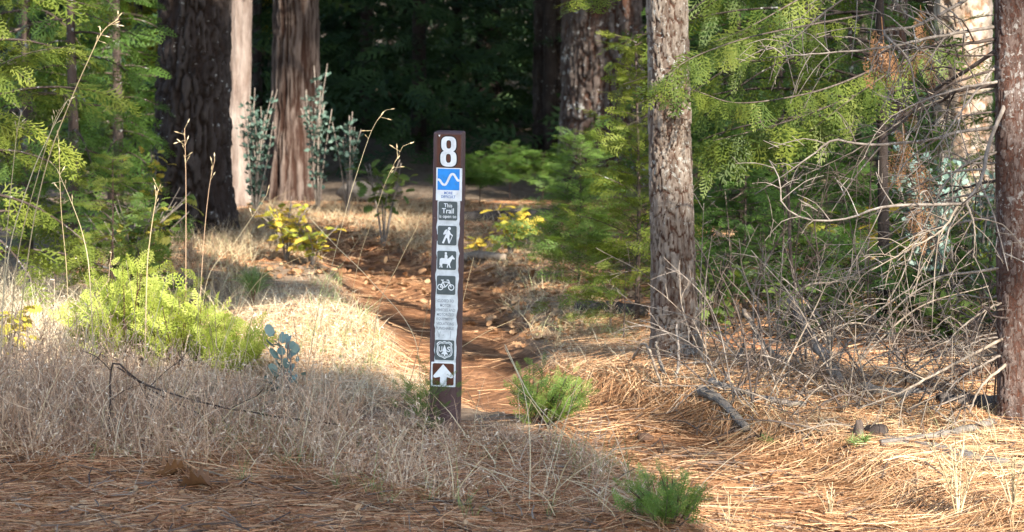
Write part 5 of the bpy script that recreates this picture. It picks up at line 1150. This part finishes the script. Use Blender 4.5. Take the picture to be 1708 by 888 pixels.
grass('dry_grass', 'dry grass around the dark fir foot and the seedlings', [(100, 520), (200, 400), (420, 400), (440, 520), (300, 560)], 2600, (.06, .2), .003, 'grass', 1017, True, .6, .5)
grass('dry_grass', 'straw grass along the sunny right bank by the near trunk', [(900, 600), (980, 540), (1080, 560), (1160, 640), (1120, 680), (1000, 680)], 1900, (.03, .11), .0024, 'grass_pale', 1018, False, .8, .6)
grass('green_grass', 'fresh green blades left of the near trunk', [(930, 560), (940, 530), (1050, 530), (1060, 580)], 40, (.04, .10), .003, 'grass_green', 1019, False, .5, .5, tuft=7)
grass('dry_grass', 'dry grass beneath the brush pile', [(1150, 690), (1180, 600), (1700, 610), (1720, 760), (1400, 740)], 3200, (.04, .13), .0024, 'grass', 1020, False, .9, .7)

def litter(name, label, poly, n, mat, seed, ln=(.07, .17), wd=.0022, weight=False, tint=(0, 1), align=.0, lift=.012):
    rng = rs(seed); g = region(poly, n, rng, weight); N = len(g); a = rng.random(N) * TAU
    if align: a = np.where(rng.random(N) < align, rng.normal(size=N) * .35 + np.where(rng.random(N) < .5, 0, math.pi), a)
    L = rng.uniform(*ln, N); D = np.stack([np.cos(a), np.sin(a), rng.normal(size=N) * .05], 1)
    e = g + D * L[:, None]; D[:, 2] = (hgt(e[:, 0], e[:, 1]) - g[:, 2]) / L + rng.normal(size=N) * .06; B = np.stack([-np.sin(a), np.cos(a), 0 * a], 1) * (rng.normal(size=N) * .12)[:, None]
    B[:, 2] = -np.abs(rng.normal(size=N)) * .05
    sd = norm(np.stack([-np.sin(a), np.cos(a), rng.normal(size=N) * .6 + .5], 1)); g = g + np.stack([0 * a, 0 * a, rng.random(N) * lift + .004], 1)
    mb = MB(); ribbons(mb, g, D, L, np.full(N, wd) * rng.uniform(.7, 1.2, N), B, 2, tint[0] + (tint[1] - tint[0]) * rng.random(N), rng, side=sd, taper=.7); o = mb.build(name, M[mat]); o['kind'] = 'stuff'; o['label'] = label
litter('needle_litter', 'fallen pine needles strewn over the roadside in the foreground', [(-80, 910), (-80, 740), (400, 770), (800, 800), (1200, 890), (1200, 910)], 16000, 'litter', 1030, tint=(0, .9), align=.4)
litter('needle_litter', 'paler needles and straw among the roadside litter', [(-80, 910), (-80, 750), (400, 775), (800, 810), (1180, 900), (1180, 910)], 5500, 'litter_pale', 1029, ln=(.04, .19), tint=(.1, 1))
litter('needle_litter', 'fallen pine needles over the lower path', [(860, 700), (960, 650), (1160, 650), (1400, 720), (1720, 790), (1760, 910), (1180, 910), (1000, 780)], 6500, 'litter_pale', 1031, tint=(0, .9), align=.55)
litter('needle_litter', 'pale needles thick in the sun at lower right', [(1150, 690), (1300, 660), (1720, 700), (1760, 910), (1480, 900), (1400, 790)], 10000, 'litter_pale', 1032, tint=(.2, 1), align=.3, lift=.03)
litter('needle_litter', 'needles on the path behind the post', [(640, 640), (640, 540), (560, 470), (600, 440), (860, 440), (900, 600), (860, 680), (760, 690)], 1300, 'litter_pale', 1033, tint=(0, .8), align=.6, weight=True)
litter('needle_litter', 'needles and straw under the foreground weeds', FG, 12000, 'litter', 1034, tint=(.1, 1), lift=.04)
litter('needle_litter', 'needles on the sunny bank and behind the grass', [(330, 660), (300, 560), (480, 470), (560, 470), (640, 560), (720, 690)], 6000, 'litter_pale', 1035, tint=(.3, 1), lift=.03)
litter('needle_litter', 'needles around the near trunk and the brush', [(900, 640), (960, 540), (1090, 540), (1170, 600), (1700, 620), (1720, 720), (1150, 700)], 12000, 'litter_pale', 1036, tint=(0, .9), lift=.04)
litter('forest_litter', 'twigs and needles scattered on the shaded forest floor', [(100, 480), (300, 340), (1000, 335), (1700, 500), (1700, 620), (1180, 600), (960, 540), (850, 430), (560, 430)], 14000, 'litter', 1037, ln=(.06, .25), wd=.004, weight=True)

litter('twig_litter', 'broken dark twigs scattered over the path and the roadside', [(-80, 910), (-80, 745), (700, 800), (880, 690), (1100, 640), (1720, 690), (1760, 910)], 1300, 'twig', 1038, ln=(.03, .16), wd=.0055, tint=(0, 1), lift=.03)
grass('fallen_blades', 'broad fallen straw blades lying through the foreground weeds', FG, 420, (.15, .42), .0048, 'straw', 1039, False, 1.7, .7, segs=4)
litter('needle_litter', 'needles and straw carrying on past the left and right of the view', [(-900, 910), (-900, 500), (-60, 560), (-60, 910)], 5000, 'litter', 1041, weight=True, lift=.03)
litter('needle_litter', 'needles and straw under the trees right of the view', [(1700, 910), (1700, 470), (2700, 430), (2700, 910)], 9000, 'litter_pale', 1042, weight=True, lift=.03)
grass('dry_grass', 'dry grass under the trees right of the view', [(1700, 800), (1700, 440), (2700, 420), (2700, 800)], 4200, (.05, .16), .003, 'grass', 1043, True, .8, .6, dens=1.5)
grass('dry_grass', 'dry grass left of the view', [(-900, 780), (-900, 450), (-60, 480), (-60, 780)], 3600, (.06, .22), .003, 'weed', 1044, True, .7, .6)
def chips(name, label, poly, n, seed, size=(.012, .035), mat='leaf_dead', weight=False):
    rng = rs(seed); g = region(poly, n, rng, weight); g[:, 2] += .008 + rng.random(n) * .012; D = rng.normal(size=(n, 3)) * [1, 1, .25]
    mb = MB(); place(mb, OAK, g, D, np.tile([0, 0, 1.], (n, 1)) + rng.normal(size=(n, 3)) * .5, rng.uniform(*size, n), rng); o = mb.build(name, M[mat]); o['kind'] = 'stuff'; o['label'] = label
chips('leaf_litter', 'crumbled dead leaves on the foreground litter', [(-80, 910), (-80, 730), (700, 780), (1250, 900)], 1800, 1040, (.010, .028))
chips('leaf_litter', 'crumbled dead leaves over the lower path and the brush pile', [(880, 700), (960, 560), (1100, 640), (1700, 620), (1740, 900), (1200, 900)], 1300, 1041, (.010, .026))
chips('leaf_litter', 'dead leaves on the floor behind the path', [(330, 480), (420, 345), (960, 345), (1100, 520), (900, 600), (560, 460)], 2600, 1042, (.02, .06), weight=True)

conifer('young_cedar', 'young cedar beyond the reddish tree outside the right edge', pbase(2050, d=11.5), 2.8, .1, 70, .8, M['cedar'], MID, 795, droop=.3, spray=.26, m=7)
conifer('young_cedar', 'young cedar farther right under the roadside trees', pbase(2450, d=13.5), 3.4, .1, 70, 1.0, M['cedar'], MID, 796, droop=.3, spray=.3, m=7)
# low undergrowth in the shade behind the brush pile
rng = rs(1090)
for i, (px, d) in enumerate(((1190, 10.2), (1265, 10.6), (1330, 10.0), (1395, 10.5), (1450, 9.9), (1520, 10.3), (1585, 9.8), (1650, 10.2), (1700, 9.9), (1300, 11.6), (1480, 11.2), (1600, 11.3))):
    where = ('just right of the near trunk', 'behind the left end of the brush', 'behind the crowded stems of the brush', 'behind the top of the thick brown limb', 'behind the long pale arching branch', 'under the dead limb tips', 'below the pale round leaved shrub', 'behind the dark shaded log', 'at the right edge behind the reddish tree', 'deep behind the left brush', 'deep behind the middle brush', 'deep behind the bare limbs')[i]
    if i % 3 == 1: conifer('cedar_seedling', 'low dark cedar seedling ' + where, pbase(px, d=d), .42, .03, 30, .30, M['cedar'], FINE, 1060 + i, cat='seedling', droop=.1, rise=.35, spray=.13, m=4, tint=(0, .5))
    else: shrub('oak_shrub', 'low shaded green shrub ' + where, pbase(px, d=d), rng.uniform(.22, .40), .26, 12, 12, OAK, .055, M['oak_green'], 1060 + i, tint=(0, .6), z0=.15, stem='brush')
# ------------------------------------------------------------------ the woods behind
def forest_proto(seed, H, L0):
    rng = rs(seed); t = thing('forest_fir', (0, 0, 0), 'dark conifer in the deep shade of the woods behind', 'tree', 'conifers of the dark woods behind')
    pos, D, U, sc, st = boughs(np.zeros(3), H, .1, 100, L0, rng, droop=.3, rise=.1, m=7, spray=.42, prof=.6)
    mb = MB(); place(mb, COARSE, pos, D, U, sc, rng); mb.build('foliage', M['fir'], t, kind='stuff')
    mb = MB(); zz = np.linspace(-.3, H * .98, 8); tube(mb, np.stack([0 * zz, 0 * zz, zz], 1), np.linspace(.07, .015, 8), 8); mb.build('trunk', M['bark_fir'], t, smooth=True); return t
protos = [forest_proto(1100 + i, h, l) for i, (h, l) in enumerate(((6, 1.5), (7.5, 1.8), (5, 1.4), (9, 1.9)))]
rng = rs(1150); spots = []
for row, (d, n, half) in enumerate(((21, 9, 5.2), (24, 10, 6), (27.5, 12, 7.5), (31, 13, 8.5), (36, 15, 10), (42, 16, 12))):
    for k in range(n):
        x = -half + 2 * half * (k + .5 + rng.uniform(-.35, .35)) / n; y = d + rng.uniform(-1.2, 1.2)
        if row == 0 and -4.2 < x < -2.6: continue
        spots.append((x, y))
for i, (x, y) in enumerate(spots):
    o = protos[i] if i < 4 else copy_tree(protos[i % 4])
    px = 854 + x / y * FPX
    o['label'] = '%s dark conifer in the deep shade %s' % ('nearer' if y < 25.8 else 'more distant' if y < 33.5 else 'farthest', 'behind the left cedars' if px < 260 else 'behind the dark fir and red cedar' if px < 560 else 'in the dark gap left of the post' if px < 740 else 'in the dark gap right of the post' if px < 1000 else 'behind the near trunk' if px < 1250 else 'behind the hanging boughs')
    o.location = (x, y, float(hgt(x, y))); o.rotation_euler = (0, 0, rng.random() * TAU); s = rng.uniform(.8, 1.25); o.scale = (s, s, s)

# tall roadside trees on the sunny side, behind the viewer and to the right: their crowns shade the foreground
for i, (x, y, z0, z1, rad, n, lab) in enumerate(((6.2, -5.5, 6.0, 25, 3.9, 5200, 'tall roadside fir behind the viewer, its crown shading the post'), (12.9, -4.0, 5.0, 25, 3.8, 4200, 'tall roadside fir farther right behind the viewer'), (3.2, -7.5, 8, 26, 3.0, 2200, 'tall roadside fir straight behind the viewer'))):
    b = np.array([x, y, float(hgt(x, y))]); t = thing('roadside_fir', b, lab, 'tree'); mb = MB(); trunk_mesh(mb, (0, 0, 0), .28, z1 + .5, (0, 0), 'fir', 1200 + i, zd=.4, k=40); mb.build('trunk', M['bark_fir2'], t, smooth=True)
    mb = MB(); high_crown(mb, b, z0, z1, rad, n, rs(1210 + i), (.3, .6)); mb.v = [a - b for a in mb.v]; mb.build('crown', M['canopy'], t, kind='stuff')
